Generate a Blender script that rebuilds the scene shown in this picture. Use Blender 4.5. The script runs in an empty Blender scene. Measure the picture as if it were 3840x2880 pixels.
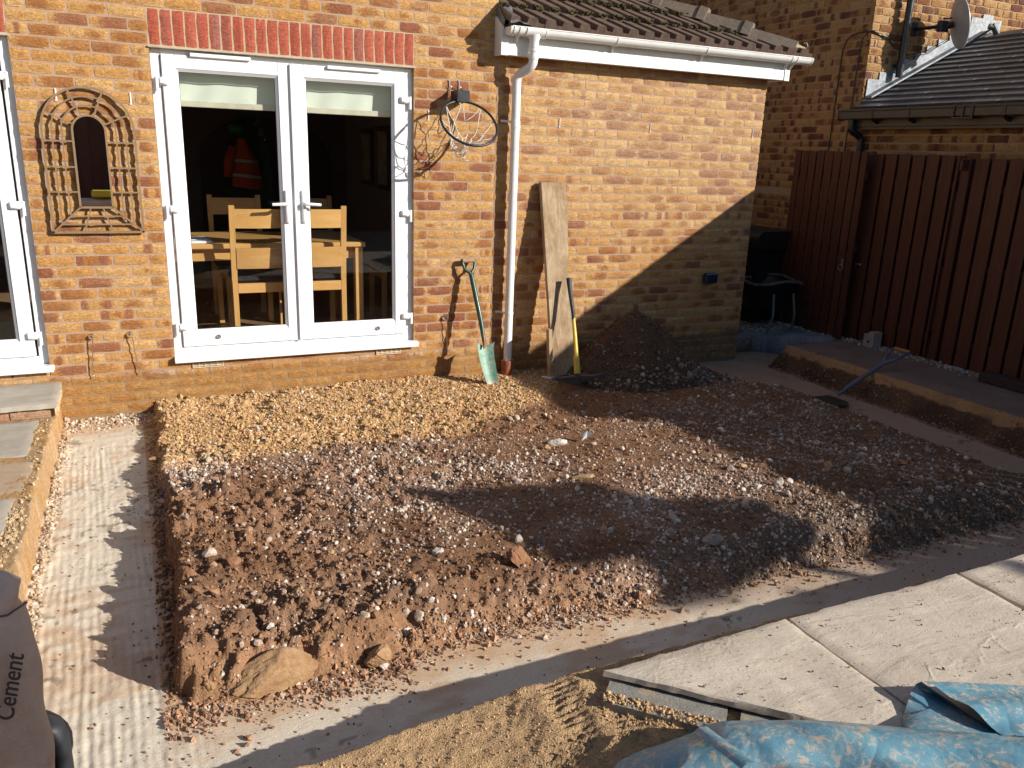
import bpy, bmesh, math, random
import numpy as np
from mathutils import Vector, Matrix
sc = bpy.context.scene
COL = sc.collection
R_ = math.radians

# ------------------------------------------------------------------ camera, sky, sun, exposure
CAM = np.array([-0.20193, -6.07761, 1.50887])
CR = np.array([[0.90621, -0.42137, 0.03504], [-0.0865, -0.26586, -0.96012], [0.41389, 0.86704, -0.27737]])
cd = bpy.data.cameras.new('camera'); cam = bpy.data.objects.new('camera', cd); COL.objects.link(cam)
cd.sensor_width = 36.0; cd.lens = 28.126; cd.clip_start = 0.05; cd.clip_end = 500
m3 = Matrix([[CR[0][i], -CR[1][i], -CR[2][i]] for i in range(3)])
cam.matrix_world = Matrix.Translation(Vector(CAM)) @ m3.to_4x4()
sc.camera = cam
SUN = Vector((1.0, -1.0, 0.613)).normalized()
w = bpy.data.worlds.new('World'); sc.world = w; w.use_nodes = True
nt = w.node_tree; nt.nodes.clear()
wo = nt.nodes.new('ShaderNodeOutputWorld'); bg = nt.nodes.new('ShaderNodeBackground'); sky = nt.nodes.new('ShaderNodeTexSky')
sky.sky_type = 'NISHITA'; sky.sun_disc = False; sky.sun_elevation = R_(23.4); sky.sun_rotation = math.atan2(SUN.x, SUN.y)
sky.air_density = 1.0; sky.dust_density = 0.6; sky.ozone_density = 1.5
bg.inputs['Strength'].default_value = 0.078
nt.links.new(sky.outputs[0], bg.inputs[0]); nt.links.new(bg.outputs[0], wo.inputs[0])
ld = bpy.data.lights.new('sun', 'SUN'); ld.energy = 5.0; ld.angle = R_(0.55); ld.color = (1.0, 0.945, 0.87)
lo = bpy.data.objects.new('sun', ld); COL.objects.link(lo)
lo.rotation_euler = (-SUN).to_track_quat('-Z', 'Y').to_euler()
sc.view_settings.view_transform = 'Standard'; sc.view_settings.look = 'None'
sc.view_settings.gamma = 1.0; sc.view_settings.use_curve_mapping = False
sc.view_settings.exposure = 0.44
sc.cycles.max_bounces = 8

rng = np.random.default_rng(7)
random.seed(5)

# ------------------------------------------------------------------ numpy noise
_lat = rng.random((256, 256))
def vnoise(x, y, s, seed=0):
    x = np.asarray(x) / s + seed * 17.31; y = np.asarray(y) / s + seed * 9.77
    xi = np.floor(x).astype(int); yi = np.floor(y).astype(int); fx = x - xi; fy = y - yi
    fx = fx * fx * (3 - 2 * fx); fy = fy * fy * (3 - 2 * fy)
    g = lambda a, b: _lat[a % 256, b % 256]
    return (g(xi, yi) * (1 - fx) + g(xi + 1, yi) * fx) * (1 - fy) + (g(xi, yi + 1) * (1 - fx) + g(xi + 1, yi + 1) * fx) * fy
def fbm(x, y, s, o=4, seed=0):
    t = 0; a = 1; n = 0
    for i in range(o):
        t = t + a * (vnoise(x, y, s, seed + i) - .5); n += a; a *= .55; s *= .48
    return t / n * 2
def clods(x, y, s, seed=0, dens=.8):
    """rounded lumps: height of random hemispheres on a jittered grid"""
    x = np.asarray(x) / s + seed * 3.3; y = np.asarray(y) / s + seed * 5.1
    xi = np.floor(x).astype(int); yi = np.floor(y).astype(int); h = np.zeros_like(x)
    for a in (-1, 0, 1):
        for b in (-1, 0, 1):
            cx = xi + a; cy = yi + b
            r1 = _lat[(cx * 7 + cy * 13) % 256, (cx + seed) % 256]; r2 = _lat[(cx * 5 + 3) % 256, (cy * 11 + seed) % 256]
            r3 = _lat[(cy * 3 + seed) % 256, (cx * 17 + cy) % 256]
            R = (.25 + .45 * r3) * (r1 * .999 < dens)
            d2 = (x - cx - .1 - .8 * r1) ** 2 * (1 + r2) + (y - cy - .1 - .8 * r2) ** 2 * (2 - r2)
            h = np.maximum(h, np.sqrt(np.maximum(R * R - d2, 0)))
    return h * s
def sstep(a, b, x):
    t = np.clip((np.asarray(x, float) - a) / (b - a), 0, 1); return t * t * (3 - 2 * t)

# ------------------------------------------------------------------ materials
class NT:
    def __init__(s, name):
        s.m = bpy.data.materials.new(name); s.m.use_nodes = True; s.t = s.m.node_tree; s.t.nodes.clear()
        s.out = s.n('ShaderNodeOutputMaterial'); s.b = s.n('ShaderNodeBsdfPrincipled'); s.l(s.b.outputs[0], s.out.inputs[0])
    def n(s, k, **kw):
        o = s.t.nodes.new(k)
        for a, v in kw.items(): setattr(o, a, v)
        return o
    def l(s, a, b): s.t.links.new(a, b)
    def put(s, i, v):
        if hasattr(v, 'is_output') or isinstance(v, bpy.types.NodeSocket): s.l(v, i)
        else: i.default_value = v
    def math(s, op, a, b=0.0, clamp=False):
        o = s.n('ShaderNodeMath', operation=op, use_clamp=clamp); s.put(o.inputs[0], a); s.put(o.inputs[1], b); return o.outputs[0]
    def vec(s, op, a, b=(0, 0, 0)):
        o = s.n('ShaderNodeVectorMath', operation=op); s.put(o.inputs[0], a); s.put(o.inputs[1], b); return o.outputs[0]
    def mapr(s, v, a, b, c=0.0, d=1.0):
        o = s.n('ShaderNodeMapRange'); o.clamp = True; s.put(o.inputs[0], v)
        for i, x in enumerate((a, b, c, d)): s.put(o.inputs[i + 1], x)
        return o.outputs[0]
    def mix(s, f, a, b, mode='MIX'):
        o = s.n('ShaderNodeMix', data_type='RGBA', blend_type=mode); s.put(o.inputs[0], f)
        for i, x in ((6, a), (7, b)):
            if isinstance(x, tuple): x = (*x, 1) if len(x) == 3 else x
            s.put(o.inputs[i], x)
        return o.outputs[2]
    def noise(s, scale, detail=3, rough=.55, co=None, dist=0.0, dim='3D'):
        o = s.n('ShaderNodeTexNoise', noise_dimensions=dim); o.inputs['Scale'].default_value = scale
        o.inputs['Detail'].default_value = detail; o.inputs['Roughness'].default_value = rough; o.inputs['Distortion'].default_value = dist
        if co is not None: s.l(co, o.inputs['Vector'])
        return o.outputs[0]
    def voro(s, scale, co=None, feat='F1', out=0):
        o = s.n('ShaderNodeTexVoronoi', feature=feat); o.inputs['Scale'].default_value = scale
        if co is not None: s.l(co, o.inputs['Vector'])
        return o.outputs[out]
    def pos(s): return s.n('ShaderNodeNewGeometry').outputs['Position']
    def obj(s): return s.n('ShaderNodeTexCoord').outputs['Object']
    def scale(s, co, v):
        o = s.n('ShaderNodeMapping'); s.l(co, o.inputs[0]); o.inputs['Scale'].default_value = v; return o.outputs[0]
    def xyz(s, co):
        o = s.n('ShaderNodeSeparateXYZ'); s.l(co, o.inputs[0]); return o.outputs
    def attr(s, name, out='Color'): return s.n('ShaderNodeAttribute', attribute_name=name).outputs[out]
    def bump(s, h, st=.4, dist=.01, nrm=None):
        o = s.n('ShaderNodeBump'); o.inputs['Strength'].default_value = st; o.inputs['Distance'].default_value = dist
        s.l(h, o.inputs['Height'])
        if nrm is not None: s.l(nrm, o.inputs['Normal'])
        return o.outputs[0]
    def col(s, v):
        if isinstance(v, tuple): v = (*v, 1) if len(v) == 3 else v
        s.put(s.b.inputs['Base Color'], v)
    def set(s, rough=.8, metal=0.0, spec=.5, nrm=None):
        s.put(s.b.inputs['Roughness'], rough); s.put(s.b.inputs['Metallic'], metal); s.b.inputs['Specular IOR Level'].default_value = spec
        if nrm is not None: s.l(nrm, s.b.inputs['Normal'])
        return s.m

def simple(name, c, rough=.6, metal=0., spec=.5, var=.12, scale=14, bump=0.0, dirt=None, dirt_amt=.4, dscale=6):
    k = NT(name); co = k.obj()
    n = k.noise(scale, 4, .6, co); c2 = tuple(min(1, x * (1 + var)) for x in c); c1 = tuple(x * (1 - var) for x in c)
    col = k.mix(k.mapr(n, .3, .7), c1, c2)
    if dirt:
        d = k.noise(dscale, 6, .7, co, .4); col = k.mix(k.mapr(d, .52, .68, 0, dirt_amt), col, dirt)
    k.col(col)
    nr = k.bump(k.noise(scale * 6, 4, .6, co), bump, .004) if bump else None
    return k.set(k.mapr(k.noise(scale * 2, 3, .5, co), .3, .7, max(rough - .08, .02), min(rough + .08, 1)), metal, spec, nr)

def brick_material(name, base, light, dark, purple, stain=True, bp=.90):
    k = NT(name)
    a = k.attr('bk', 'Vector'); u, v, sd = k.xyz(a)
    rnd = k.n('ShaderNodeObjectInfo').outputs['Random']
    s = k.math('FRACT', k.math('ADD', sd, k.math('MULTIPLY', rnd, 7.31)))
    wn = k.n('ShaderNodeTexWhiteNoise', noise_dimensions='1D'); k.l(k.math('MULTIPLY', s, 913.7), wn.inputs['W'])
    r1, r2, r3 = k.xyz(wn.outputs['Color'])
    wn2 = k.n('ShaderNodeTexWhiteNoise', noise_dimensions='1D'); k.l(k.math('MULTIPLY', s, 517.3), wn2.inputs['W'])
    q1, q2, q3 = k.xyz(wn2.outputs['Color'])
    p = k.pos()
    col = k.mix(k.mapr(r1, .1, .9), base, light)
    col = k.mix(k.mapr(k.noise(60, 5, .75, p), .42, .72, 0, .65), col, dark)
    # fired face patch, one or two blots per brick
    nz = k.noise(38, 4, .7, p, .5)
    du = k.math('MULTIPLY', k.math('SUBTRACT', u, k.mapr(r2, 0, 1, .25, .75)), 1.7)
    dv = k.math('MULTIPLY', k.math('SUBTRACT', v, .5), 1.1)
    d = k.math('SQRT', k.math('ADD', k.math('MULTIPLY', du, du), k.math('MULTIPLY', dv, dv)))
    d = k.math('ADD', d, k.math('MULTIPLY', k.math('SUBTRACT', nz, .5), 1.3))
    patch = k.mapr(d, k.mapr(r3, 0, 1, -.1, 1.15), k.mapr(r3, 0, 1, -.35, .65))
    patch = k.math('MULTIPLY', patch, k.mapr(q1, .12, .34))
    col = k.mix(k.math('MULTIPLY', patch, .85), col, dark)
    band = k.mapr(k.math('SINE', k.math('ADD', k.math('MULTIPLY', u, 9.0), k.math('MULTIPLY', q2, 6.0))), .0, .8)
    band = k.math('MULTIPLY', band, k.mapr(q3, bp, bp + .05)); band = k.math('MULTIPLY', band, k.mapr(nz, .25, .5))
    col = k.mix(k.math('MULTIPLY', band, .9), col, purple)
    whole = k.math('MULTIPLY', k.mapr(q2, .87, .9), k.mapr(d, 1.1, .7))
    col = k.mix(k.math('MULTIPLY', whole, .85), col, purple)
    if stain:
        z = k.xyz(p)[2]; x = k.xyz(p)[0]
        n = k.noise(9, 6, .7, p, .3)
        zz = k.math('ADD', z, k.math('MULTIPLY', k.math('SUBTRACT', n, .5), .12))
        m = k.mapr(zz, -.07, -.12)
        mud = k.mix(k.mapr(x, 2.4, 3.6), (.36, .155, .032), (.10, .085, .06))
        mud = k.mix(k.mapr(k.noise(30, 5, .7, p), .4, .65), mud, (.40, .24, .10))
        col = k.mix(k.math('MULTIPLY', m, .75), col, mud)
        m2 = k.math('MULTIPLY', k.mapr(k.math('ABSOLUTE', k.math('ADD', zz, .085)), .035, .0), k.mapr(k.noise(4, 4, .6, p), .5, .6))
        col = k.mix(k.math('MULTIPLY', m2, .6), col, (.52, .38, .30))
        eff = k.math('ADD', k.mapr(k.noise(2.3, 7, .75, p, .6), .56, .74), k.math('MULTIPLY', k.mapr(x, 2.3, 3.4), k.mapr(z, .7, 1.6, 0, .75))); col = k.mix(k.math('MULTIPLY', eff, k.mapr(k.noise(70, 4, .7, p), .35, .65, .12, .5)), col, (.74, .56, .36))
    k.col(col)
    cs = k.scale(p, (1, 1, 1.8))
    h1 = k.noise(60, 6, .75, cs, 1.2); h2 = k.voro(46, cs)
    creas = k.mapr(k.noise(24, 3, .6, k.scale(p, (1, 1, 2.6)), 2.2), .46, .52)
    h = k.math('ADD', k.math('MULTIPLY', h1, .9), k.math('ADD', k.math('MULTIPLY', h2, .35), k.math('MULTIPLY', creas, .45)))
    return k.set(.85, 0, .25, k.bump(h, .95, .0065))

def mortar_material(name, c=(.38, .26, .185)):
    k = NT(name); p = k.pos(); n = k.noise(40, 5, .7, p)
    col = k.mix(k.mapr(n, .3, .7), tuple(x * .85 for x in c), tuple(min(1, x * 1.15) for x in c))
    z = k.math('ADD', k.xyz(p)[2], k.math('MULTIPLY', k.math('SUBTRACT', k.noise(9, 6, .7, p), .5), .12))
    col = k.mix(k.mapr(z, -.05, -.11, 0, .75), col, k.mix(k.mapr(k.xyz(p)[0], 2.4, 3.6), (.25, .15, .055), (.09, .08, .06)))
    k.col(col); return k.set(.95, 0, .2, k.bump(k.noise(160, 4, .7, p), .5, .003))

def earth_material(name, bscale=130, st=.6):
    k = NT(name); p = k.pos(); c = k.attr('Col')
    n = k.noise(45, 6, .75, p); n2 = k.noise(240, 3, .7, p)
    col = k.mix(k.mapr(n, .3, .72), k.mix(1, c, (.72, .68, .66), 'MULTIPLY'), k.mix(1, c, (1.25, 1.25, 1.25), 'MULTIPLY'))
    col = k.mix(k.mapr(n2, .58, .72, 0, .35), col, (.50, .42, .33))
    k.col(col)
    h = k.math('ADD', k.noise(bscale, 5, .75, p), k.math('MULTIPLY', k.voro(bscale * .8, p), .5))
    return k.set(.95, 0, .15, k.bump(h, st, .009))

def stone_material(name):
    k = NT(name); p = k.pos(); c = k.attr('Col'); n = k.noise(70, 4, .7, p)
    k.col(k.mix(k.mapr(n, .3, .7), k.mix(1, c, (.75, .72, .7), 'MULTIPLY'), k.mix(1, c, (1.15, 1.15, 1.15), 'MULTIPLY')))
    return k.set(.85, 0, .25, k.bump(n, .3, .003))

def rock_material(name, c, c2):
    k = NT(name); p = k.obj(); n = k.noise(28, 6, .7, p, .4)
    col = k.mix(k.mapr(n, .35, .65), c, c2); col = k.mix(k.mapr(k.noise(9, 4, .6, p), .5, .7, 0, .6), col, (.25, .13, .07)); k.col(col)
    return k.set(.9, 0, .2, k.bump(k.noise(60, 6, .75, p), .9, .008))

def slab_material(name, c, c2, sand=(.42, .27, .13), amt=.4, bs=1.0):
    k = NT(name); p = k.pos()
    st = k.scale(p, (1.0, 3.2, 1)); n = k.noise(2.6, 6, .65, st, .8)
    col = k.mix(k.mapr(n, .3, .7), c, c2)
    col = k.mix(k.mapr(k.noise(150, 3, .6, p), .4, .7, 0, .3), col, tuple(x * .75 for x in c))
    col = k.mix(k.mapr(k.noise(11, 8, .75, p, .3), .58, .70, 0, amt), col, sand)
    col = k.mix(k.mapr(k.noise(34, 5, .7, p), .70, .74, 0, .75), col, (.22, .07, .03))
    k.col(col)
    rot = k.n('ShaderNodeMapping'); k.l(p, rot.inputs[0]); rot.inputs['Rotation'].default_value = (0, 0, .5); rot.inputs['Scale'].default_value = (1, 3.5, 1)
    r = k.noise(2.1, 7, .62, rot.outputs[0], 1.1)
    steps = k.math('SNAP', r, .07)
    wv = k.n('ShaderNodeTexVoronoi', feature='DISTANCE_TO_EDGE'); wv.inputs['Scale'].default_value = 1.7; dv_ = k.n('ShaderNodeTexNoise'); dv_.inputs['Scale'].default_value = 5; dv_.inputs['Detail'].default_value = 5; k.l(p, dv_.inputs['Vector']); sc2 = k.n('ShaderNodeVectorMath', operation='SCALE'); k.l(dv_.outputs['Color'], sc2.inputs[0]); sc2.inputs['Scale'].default_value = .45; k.l(k.vec('ADD', k.scale(p, (.8, 1.5, 1)), sc2.outputs[0]), wv.inputs['Vector'])
    crk = k.math('MULTIPLY', k.mapr(wv.outputs[0], .0, .035, 1, 0), k.mapr(k.noise(2.2, 3, .5, p), .42, .56))
    h = k.math('ADD', k.math('MULTIPLY', steps, 2.2 * bs), k.math('ADD', k.math('MULTIPLY', r, .9 * bs), k.math('ADD', k.math('MULTIPLY', crk, .28 * bs), k.math('MULTIPLY', k.noise(70, 5, .75, p), .30))))
    return k.set(.8, 0, .3, k.bump(h, .62, .011))

def wood_material(name, c, c2, grain=(1, 1, .06), sc_=30, rough=.75, bump=.4, spec=.3):
    k = NT(name); p = k.scale(k.obj(), grain); raw = k.obj()
    rnd = k.n('ShaderNodeObjectInfo').outputs['Random']
    off = k.n('ShaderNodeCombineXYZ'); k.l(k.math('MULTIPLY', rnd, 31), off.inputs[0]); k.l(k.math('MULTIPLY', rnd, 17), off.inputs[1])
    p = k.vec('ADD', p, off.outputs[0])
    n = k.noise(sc_, 6, .7, p, .6); n2 = k.noise(sc_ * 4, 4, .6, p)
    col = k.mix(k.mapr(k.math('ADD', k.math('MULTIPLY', n, .7), k.math('MULTIPLY', n2, .3)), .32, .68), c, c2)
    col = k.mix(k.mapr(rnd, 0, 1, 0, .35), col, tuple(x * .6 for x in c)); k.col(col)
    return k.set(rough, 0, spec, k.bump(n2, bump, .003))

M = {}
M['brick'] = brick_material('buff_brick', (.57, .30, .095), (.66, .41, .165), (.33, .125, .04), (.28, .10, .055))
M['brick2'] = brick_material('mottled_brick', (.46, .25, .09), (.54, .34, .15), (.22, .08, .03), (.13, .045, .03), False, .55)
M['brick_red'] = brick_material('red_brick', (.44, .105, .06), (.50, .135, .08), (.36, .08, .045), (.33, .13, .10), False)
M['mortar'] = mortar_material('mortar'); M['mortar2'] = mortar_material('mortar_pale', (.42, .30, .20))
M['mortar_red'] = mortar_material('mortar_soldier', (.44, .33, .22))
M['upvc'] = simple('white_plastic', (.78, .79, .80), .35, var=.02, scale=5, dirt=(.55, .42, .32), dirt_amt=.10, dscale=3)
M['upvc_old'] = simple('weathered_white_plastic', (.76, .76, .74), .4, var=.03, scale=5, dirt=(.45, .42, .38), dirt_amt=.25, dscale=9)
M['seal'] = simple('dark_rubber_seal', (.03, .03, .03), .6)
M['chrome'] = simple('chrome', (.75, .75, .75), .15, 1.0)
M['steel'] = simple('steel', (.35, .34, .33), .45, .8, dirt=(.12, .06, .03))
M['sand'] = earth_material('sand', 190, .9); M['earth'] = earth_material('earth', 120, .75); M['stone'] = stone_material('pebbles')
M['tile'] = None

k = NT('window_glass'); k.t.nodes.remove(k.b)
bf = k.n('ShaderNodeNewGeometry').outputs['Backfacing']; fr = k.n('ShaderNodeFresnel'); fr.inputs[0].default_value = 1.5
gl = k.n('ShaderNodeBsdfGlossy'); gl.inputs['Roughness'].default_value = 0.0; gl.inputs['Color'].default_value = (1, 1, 1, 1)
tr = k.n('ShaderNodeBsdfTransparent'); tr.inputs['Color'].default_value = (.95, .955, .95, 1)
mx = k.n('ShaderNodeMixShader'); k.l(k.math('MULTIPLY', k.math('MULTIPLY', fr.outputs[0], 1.5), k.math('SUBTRACT', 1.0, bf)), mx.inputs[0]); k.l(tr.outputs[0], mx.inputs[1]); k.l(gl.outputs[0], mx.inputs[2]); k.l(mx.outputs[0], k.out.inputs[0])
M['glass'] = k.m
k = NT('mirror_glass'); k.col((.80, .82, .82)); M['mirror'] = k.set(.01, 1.0)

# ------------------------------------------------------------------ object helpers
def wloc(o):
    v = Vector((0, 0, 0))
    while o is not None: v = v + o.location; o = o.parent
    return v
def tag(o, label=None, cat=None, group=None, kind=None):
    if label: o['label'] = label
    if cat: o['category'] = cat
    if group: o['group'] = group
    if kind: o['kind'] = kind
    return o
def thing(name, label, cat, loc=(0, 0, 0), group=None):
    o = bpy.data.objects.new(name, None); o.empty_display_size = .05; COL.objects.link(o); o.location = loc
    return tag(o, label, cat, group)
class MB:
    def __init__(s): s.v = []; s.f = []; s.sm = False
    def add(s, vs, fs):
        b = len(s.v); s.v += [tuple(v) for v in vs]; s.f += [tuple(i + b for i in f) for f in fs]; return s
    def box(s, x0, x1, y0, y1, z0, z1, M4=None, ch=0.0):
        x0, x1 = sorted((x0, x1)); y0, y1 = sorted((y0, y1)); z0, z1 = sorted((z0, z1))
        ch = min(ch, (x1 - x0) * .45, (y1 - y0) * .45, (z1 - z0) * .45)
        if ch <= 0:
            vs = [(x, y, z) for x in (x0, x1) for y in (y0, y1) for z in (z0, z1)]
            fs = [(0, 1, 3, 2), (4, 6, 7, 5), (0, 4, 5, 1), (2, 3, 7, 6), (0, 2, 6, 4), (1, 5, 7, 3)]
        else:
            vs = []; idx = {}
            for i, x in enumerate((x0, x1)):
                for j, y in enumerate((y0, y1)):
                    for l, z in enumerate((z0, z1)):
                        dx = ch if i == 0 else -ch; dy = ch if j == 0 else -ch; dz = ch if l == 0 else -ch
                        idx[i, j, l, 0] = len(vs); vs.append((x, y + dy, z + dz))
                        idx[i, j, l, 1] = len(vs); vs.append((x + dx, y, z + dz))
                        idx[i, j, l, 2] = len(vs); vs.append((x + dx, y + dy, z))
            I = idx; fs = []
            for a in (0, 1):
                q = [I[a, 0, 0, 0], I[a, 0, 1, 0], I[a, 1, 1, 0], I[a, 1, 0, 0]]; fs.append(tuple(q if a == 0 else q[::-1]))
                q = [I[0, a, 0, 1], I[1, a, 0, 1], I[1, a, 1, 1], I[0, a, 1, 1]]; fs.append(tuple(q if a == 0 else q[::-1]))
                q = [I[0, 0, a, 2], I[0, 1, a, 2], I[1, 1, a, 2], I[1, 0, a, 2]]; fs.append(tuple(q if a == 0 else q[::-1]))
            for a in (0, 1):
                for b in (0, 1):
                    fs.append((I[a, b, 0, 0], I[a, b, 1, 0], I[a, b, 1, 1], I[a, b, 0, 1]))
                    fs.append((I[a, 0, b, 0], I[a, 1, b, 0], I[a, 1, b, 2], I[a, 0, b, 2]))
                    fs.append((I[0, a, b, 1], I[1, a, b, 1], I[1, a, b, 2], I[0, a, b, 2]))
                    for l in (0, 1): fs.append((I[a, b, l, 0], I[a, b, l, 1], I[a, b, l, 2]))
        if M4 is not None: vs = [tuple(M4 @ Vector(v)) for v in vs]
        return s.add(vs, fs)
    def tube(s, pts, r, n=10, caps=True, flat=1.0):
        P = [Vector(p) for p in pts]; rs = r if isinstance(r, (list, tuple)) else [r] * len(P)
        rings = []; up = Vector((0, 0, 1)); d0 = (P[1] - P[0]).normalized()
        if abs(d0.z) > .95: up = Vector((0, 1, 0))
        a = d0.cross(up).normalized()
        for i, p in enumerate(P):
            d = (P[min(i + 1, len(P) - 1)] - P[max(i - 1, 0)])
            if d.length < 1e-9: d = d0.copy()
            d.normalize(); a = (a - d * a.dot(d)).normalized(); b = d.cross(a)
            rings.append([p + (a * math.cos(t) + b * math.sin(t) * flat) * rs[i] for t in [2 * math.pi * j / n for j in range(n)]])
        vs = [tuple(v) for rg in rings for v in rg]; fs = []
        for i in range(len(P) - 1):
            for j in range(n):
                fs.append((i * n + j, i * n + (j + 1) % n, (i + 1) * n + (j + 1) % n, (i + 1) * n + j))
        if caps: fs.append(tuple(range(n))[::-1]); fs.append(tuple((len(P) - 1) * n + j for j in range(n)))
        return s.add(vs, fs)
    def prism(s, poly, axis, a, b):
        """extrude polygon (2d) along axis from a to b"""
        n = len(poly)
        def mk(p, t):
            return (t, p[0], p[1]) if axis == 0 else ((p[0], t, p[1]) if axis == 1 else (p[0], p[1], t))
        vs = [mk(p, a) for p in poly] + [mk(p, b) for p in poly]
        fs = [tuple(range(n)), tuple(range(2 * n - 1, n - 1, -1))] + [(i, i + n, (i + 1) % n + n, (i + 1) % n) for i in range(n)]
        return s.add(vs, fs)
    def lathe(s, prof, c, axis='z', n=24):
        vs = []; m = len(prof)
        for j in range(n):
            t = 2 * math.pi * j / n
            for r, h in prof:
                a, b = r * math.cos(t), r * math.sin(t)
                v = (a, b, h) if axis == 'z' else ((h, a, b) if axis == 'x' else (a, h, b))
                vs.append((c[0] + v[0], c[1] + v[1], c[2] + v[2]))
        fs = [(j * m + i, ((j + 1) % n) * m + i, ((j + 1) % n) * m + i + 1, j * m + i + 1) for j in range(n) for i in range(m - 1)]
        return s.add(vs, fs)
    def build(s, name, mat, parent=None, smooth=False, auto=None, local=False):
        me = bpy.data.meshes.new(name); off = wloc(parent) if (parent is not None and not local) else Vector((0, 0, 0))
        me.from_pydata([(v[0] - off.x, v[1] - off.y, v[2] - off.z) for v in s.v], [], s.f)
        bm = bmesh.new(); bm.from_mesh(me); bmesh.ops.recalc_face_normals(bm, faces=bm.faces); bm.to_mesh(me); bm.free()
        if smooth or auto is not None:
            me.polygons.foreach_set('use_smooth', [True] * len(me.polygons))
            if auto is not None:
                try: me.set_sharp_from_angle(angle=R_(auto))
                except Exception: pass
        me.materials.append(mat); o = bpy.data.objects.new(name, me); COL.objects.link(o)
        if parent is not None: o.parent = parent
        return o
def np_mesh(name, V, F, mat, parent=None, smooth=False, col=None, vecattr=None, n=None):
    """V (n,3) F (m,k) arrays -> object"""
    me = bpy.data.meshes.new(name); V = np.asarray(V, dtype=np.float32); F = np.asarray(F, dtype=np.int32); k_ = F.shape[1]
    off = wloc(parent) if parent is not None else Vector((0, 0, 0))
    V = V - np.array(off, dtype=np.float32)
    me.vertices.add(len(V)); me.vertices.foreach_set('co', V.ravel())
    me.loops.add(F.size); me.loops.foreach_set('vertex_index', F.ravel())
    me.polygons.add(len(F)); me.polygons.foreach_set('loop_start', np.arange(0, F.size, k_, dtype=np.int32))
    me.polygons.foreach_set('loop_total', np.full(len(F), k_, dtype=np.int32))
    me.polygons.foreach_set('use_smooth', np.full(len(F), smooth)); me.update(calc_edges=True)
    if col is not None:
        a = me.color_attributes.new('Col', 'FLOAT_COLOR', 'POINT'); c = np.ones((len(V), 4), np.float32); c[:, :3] = col
        a.data.foreach_set('color', c.ravel())
    if vecattr is not None:
        a = me.attributes.new('bk', 'FLOAT_VECTOR', 'POINT'); a.data.foreach_set('vector', np.asarray(vecattr, np.float32).ravel())
    me.materials.append(mat); o = bpy.data.objects.new(name, me); COL.objects.link(o)
    if parent is not None: o.parent = parent
    return o
def grid_mesh(name, X, Y, Z, mat, parent=None, col=None, mask=None, smooth=True):
    ny, nx = X.shape; V = np.stack([X, Y, Z], -1).reshape(-1, 3); i = np.arange(nx * ny).reshape(ny, nx)
    F = np.stack([i[:-1, :-1], i[:-1, 1:], i[1:, 1:], i[1:, :-1]], -1)
    if mask is not None: F = F[(mask[:-1, :-1] | mask[1:, 1:] | mask[:-1, 1:] | mask[1:, :-1])]
    return np_mesh(name, V, F.reshape(-1, 4), mat, parent, smooth, None if col is None else col.reshape(-1, 3))
def proj(P):
    d = (np.asarray(P) - CAM) @ CR.T; z = np.maximum(d[..., 2], .01)
    return 512 + 800 * d[..., 0] / z, 384 + 800 * d[..., 1] / z, d[..., 2]

# ------------------------------------------------------------------ brick walls
def brick_proto(w_, h_, seed, depth=.05, soldier=False):
    """face toward -y, centred on the origin at the mortar plane; front face a small uneven grid"""
    r = random.Random(seed); nu, nv = (5, 3) if not soldier else (3, 5)
    V = []; A = []; F = []
    e = .0035
    for j in range(nv + 1):
        for i in range(nu + 1):
            u = i / nu; v = j / nv; x = (u - .5) * w_; z = (v - .5) * h_
            edge = (i in (0, nu)) or (j in (0, nv))
            corner = (i in (0, nu)) and (j in (0, nv))
            y = -.0075 + r.uniform(-.0022, .0022)
            if edge: y = -.0030 + r.uniform(-.0015, .0015)
            if corner: y = -.001
            x += 0 if not edge else r.uniform(-.0018, .0018) * (1 if i in (0, nu) else .2); z += r.uniform(-.0016, .0016) if edge else 0
            V.append((x, y, z)); A.append((u, v, seed * .6180339 % 1))
    I = lambda i, j: j * (nu + 1) + i
    for j in range(nv):
        for i in range(nu): F.append((I(i, j), I(i + 1, j), I(i + 1, j + 1), I(i, j + 1)))
    rim = [I(i, 0) for i in range(nu)] + [I(nu, j) for j in range(nv)] + [I(i, nv) for i in range(nu, 0, -1)] + [I(0, j) for j in range(nv, 0, -1)]
    b = len(V)
    for q in rim: V.append((V[q][0], depth, V[q][2])); A.append(A[q])
    n = len(rim)
    for t in range(n): F.append((rim[t], b + t, b + (t + 1) % n, rim[(t + 1) % n]))
    return np.array(V, np.float32), F, np.array(A, np.float32)
_pcache = {}
def proto_mesh(kind, k_, mat):
    key = (kind, k_, mat.name)
    if key not in _pcache:
        w_, h_ = dict(full=(.214, .0632), soldier=(.064, .214))[kind]
        V, F, A = brick_proto(w_, h_, k_ + 1, soldier=(kind == 'soldier'))
        me = bpy.data.meshes.new('brick'); me.from_pydata(V.tolist(), [], F); a = me.attributes.new('bk', 'FLOAT_VECTOR', 'POINT'); a.data.foreach_set('vector', A.ravel())
        me.materials.append(mat); _pcache[key] = (me, V, F, A)
    return _pcache[key]
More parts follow.
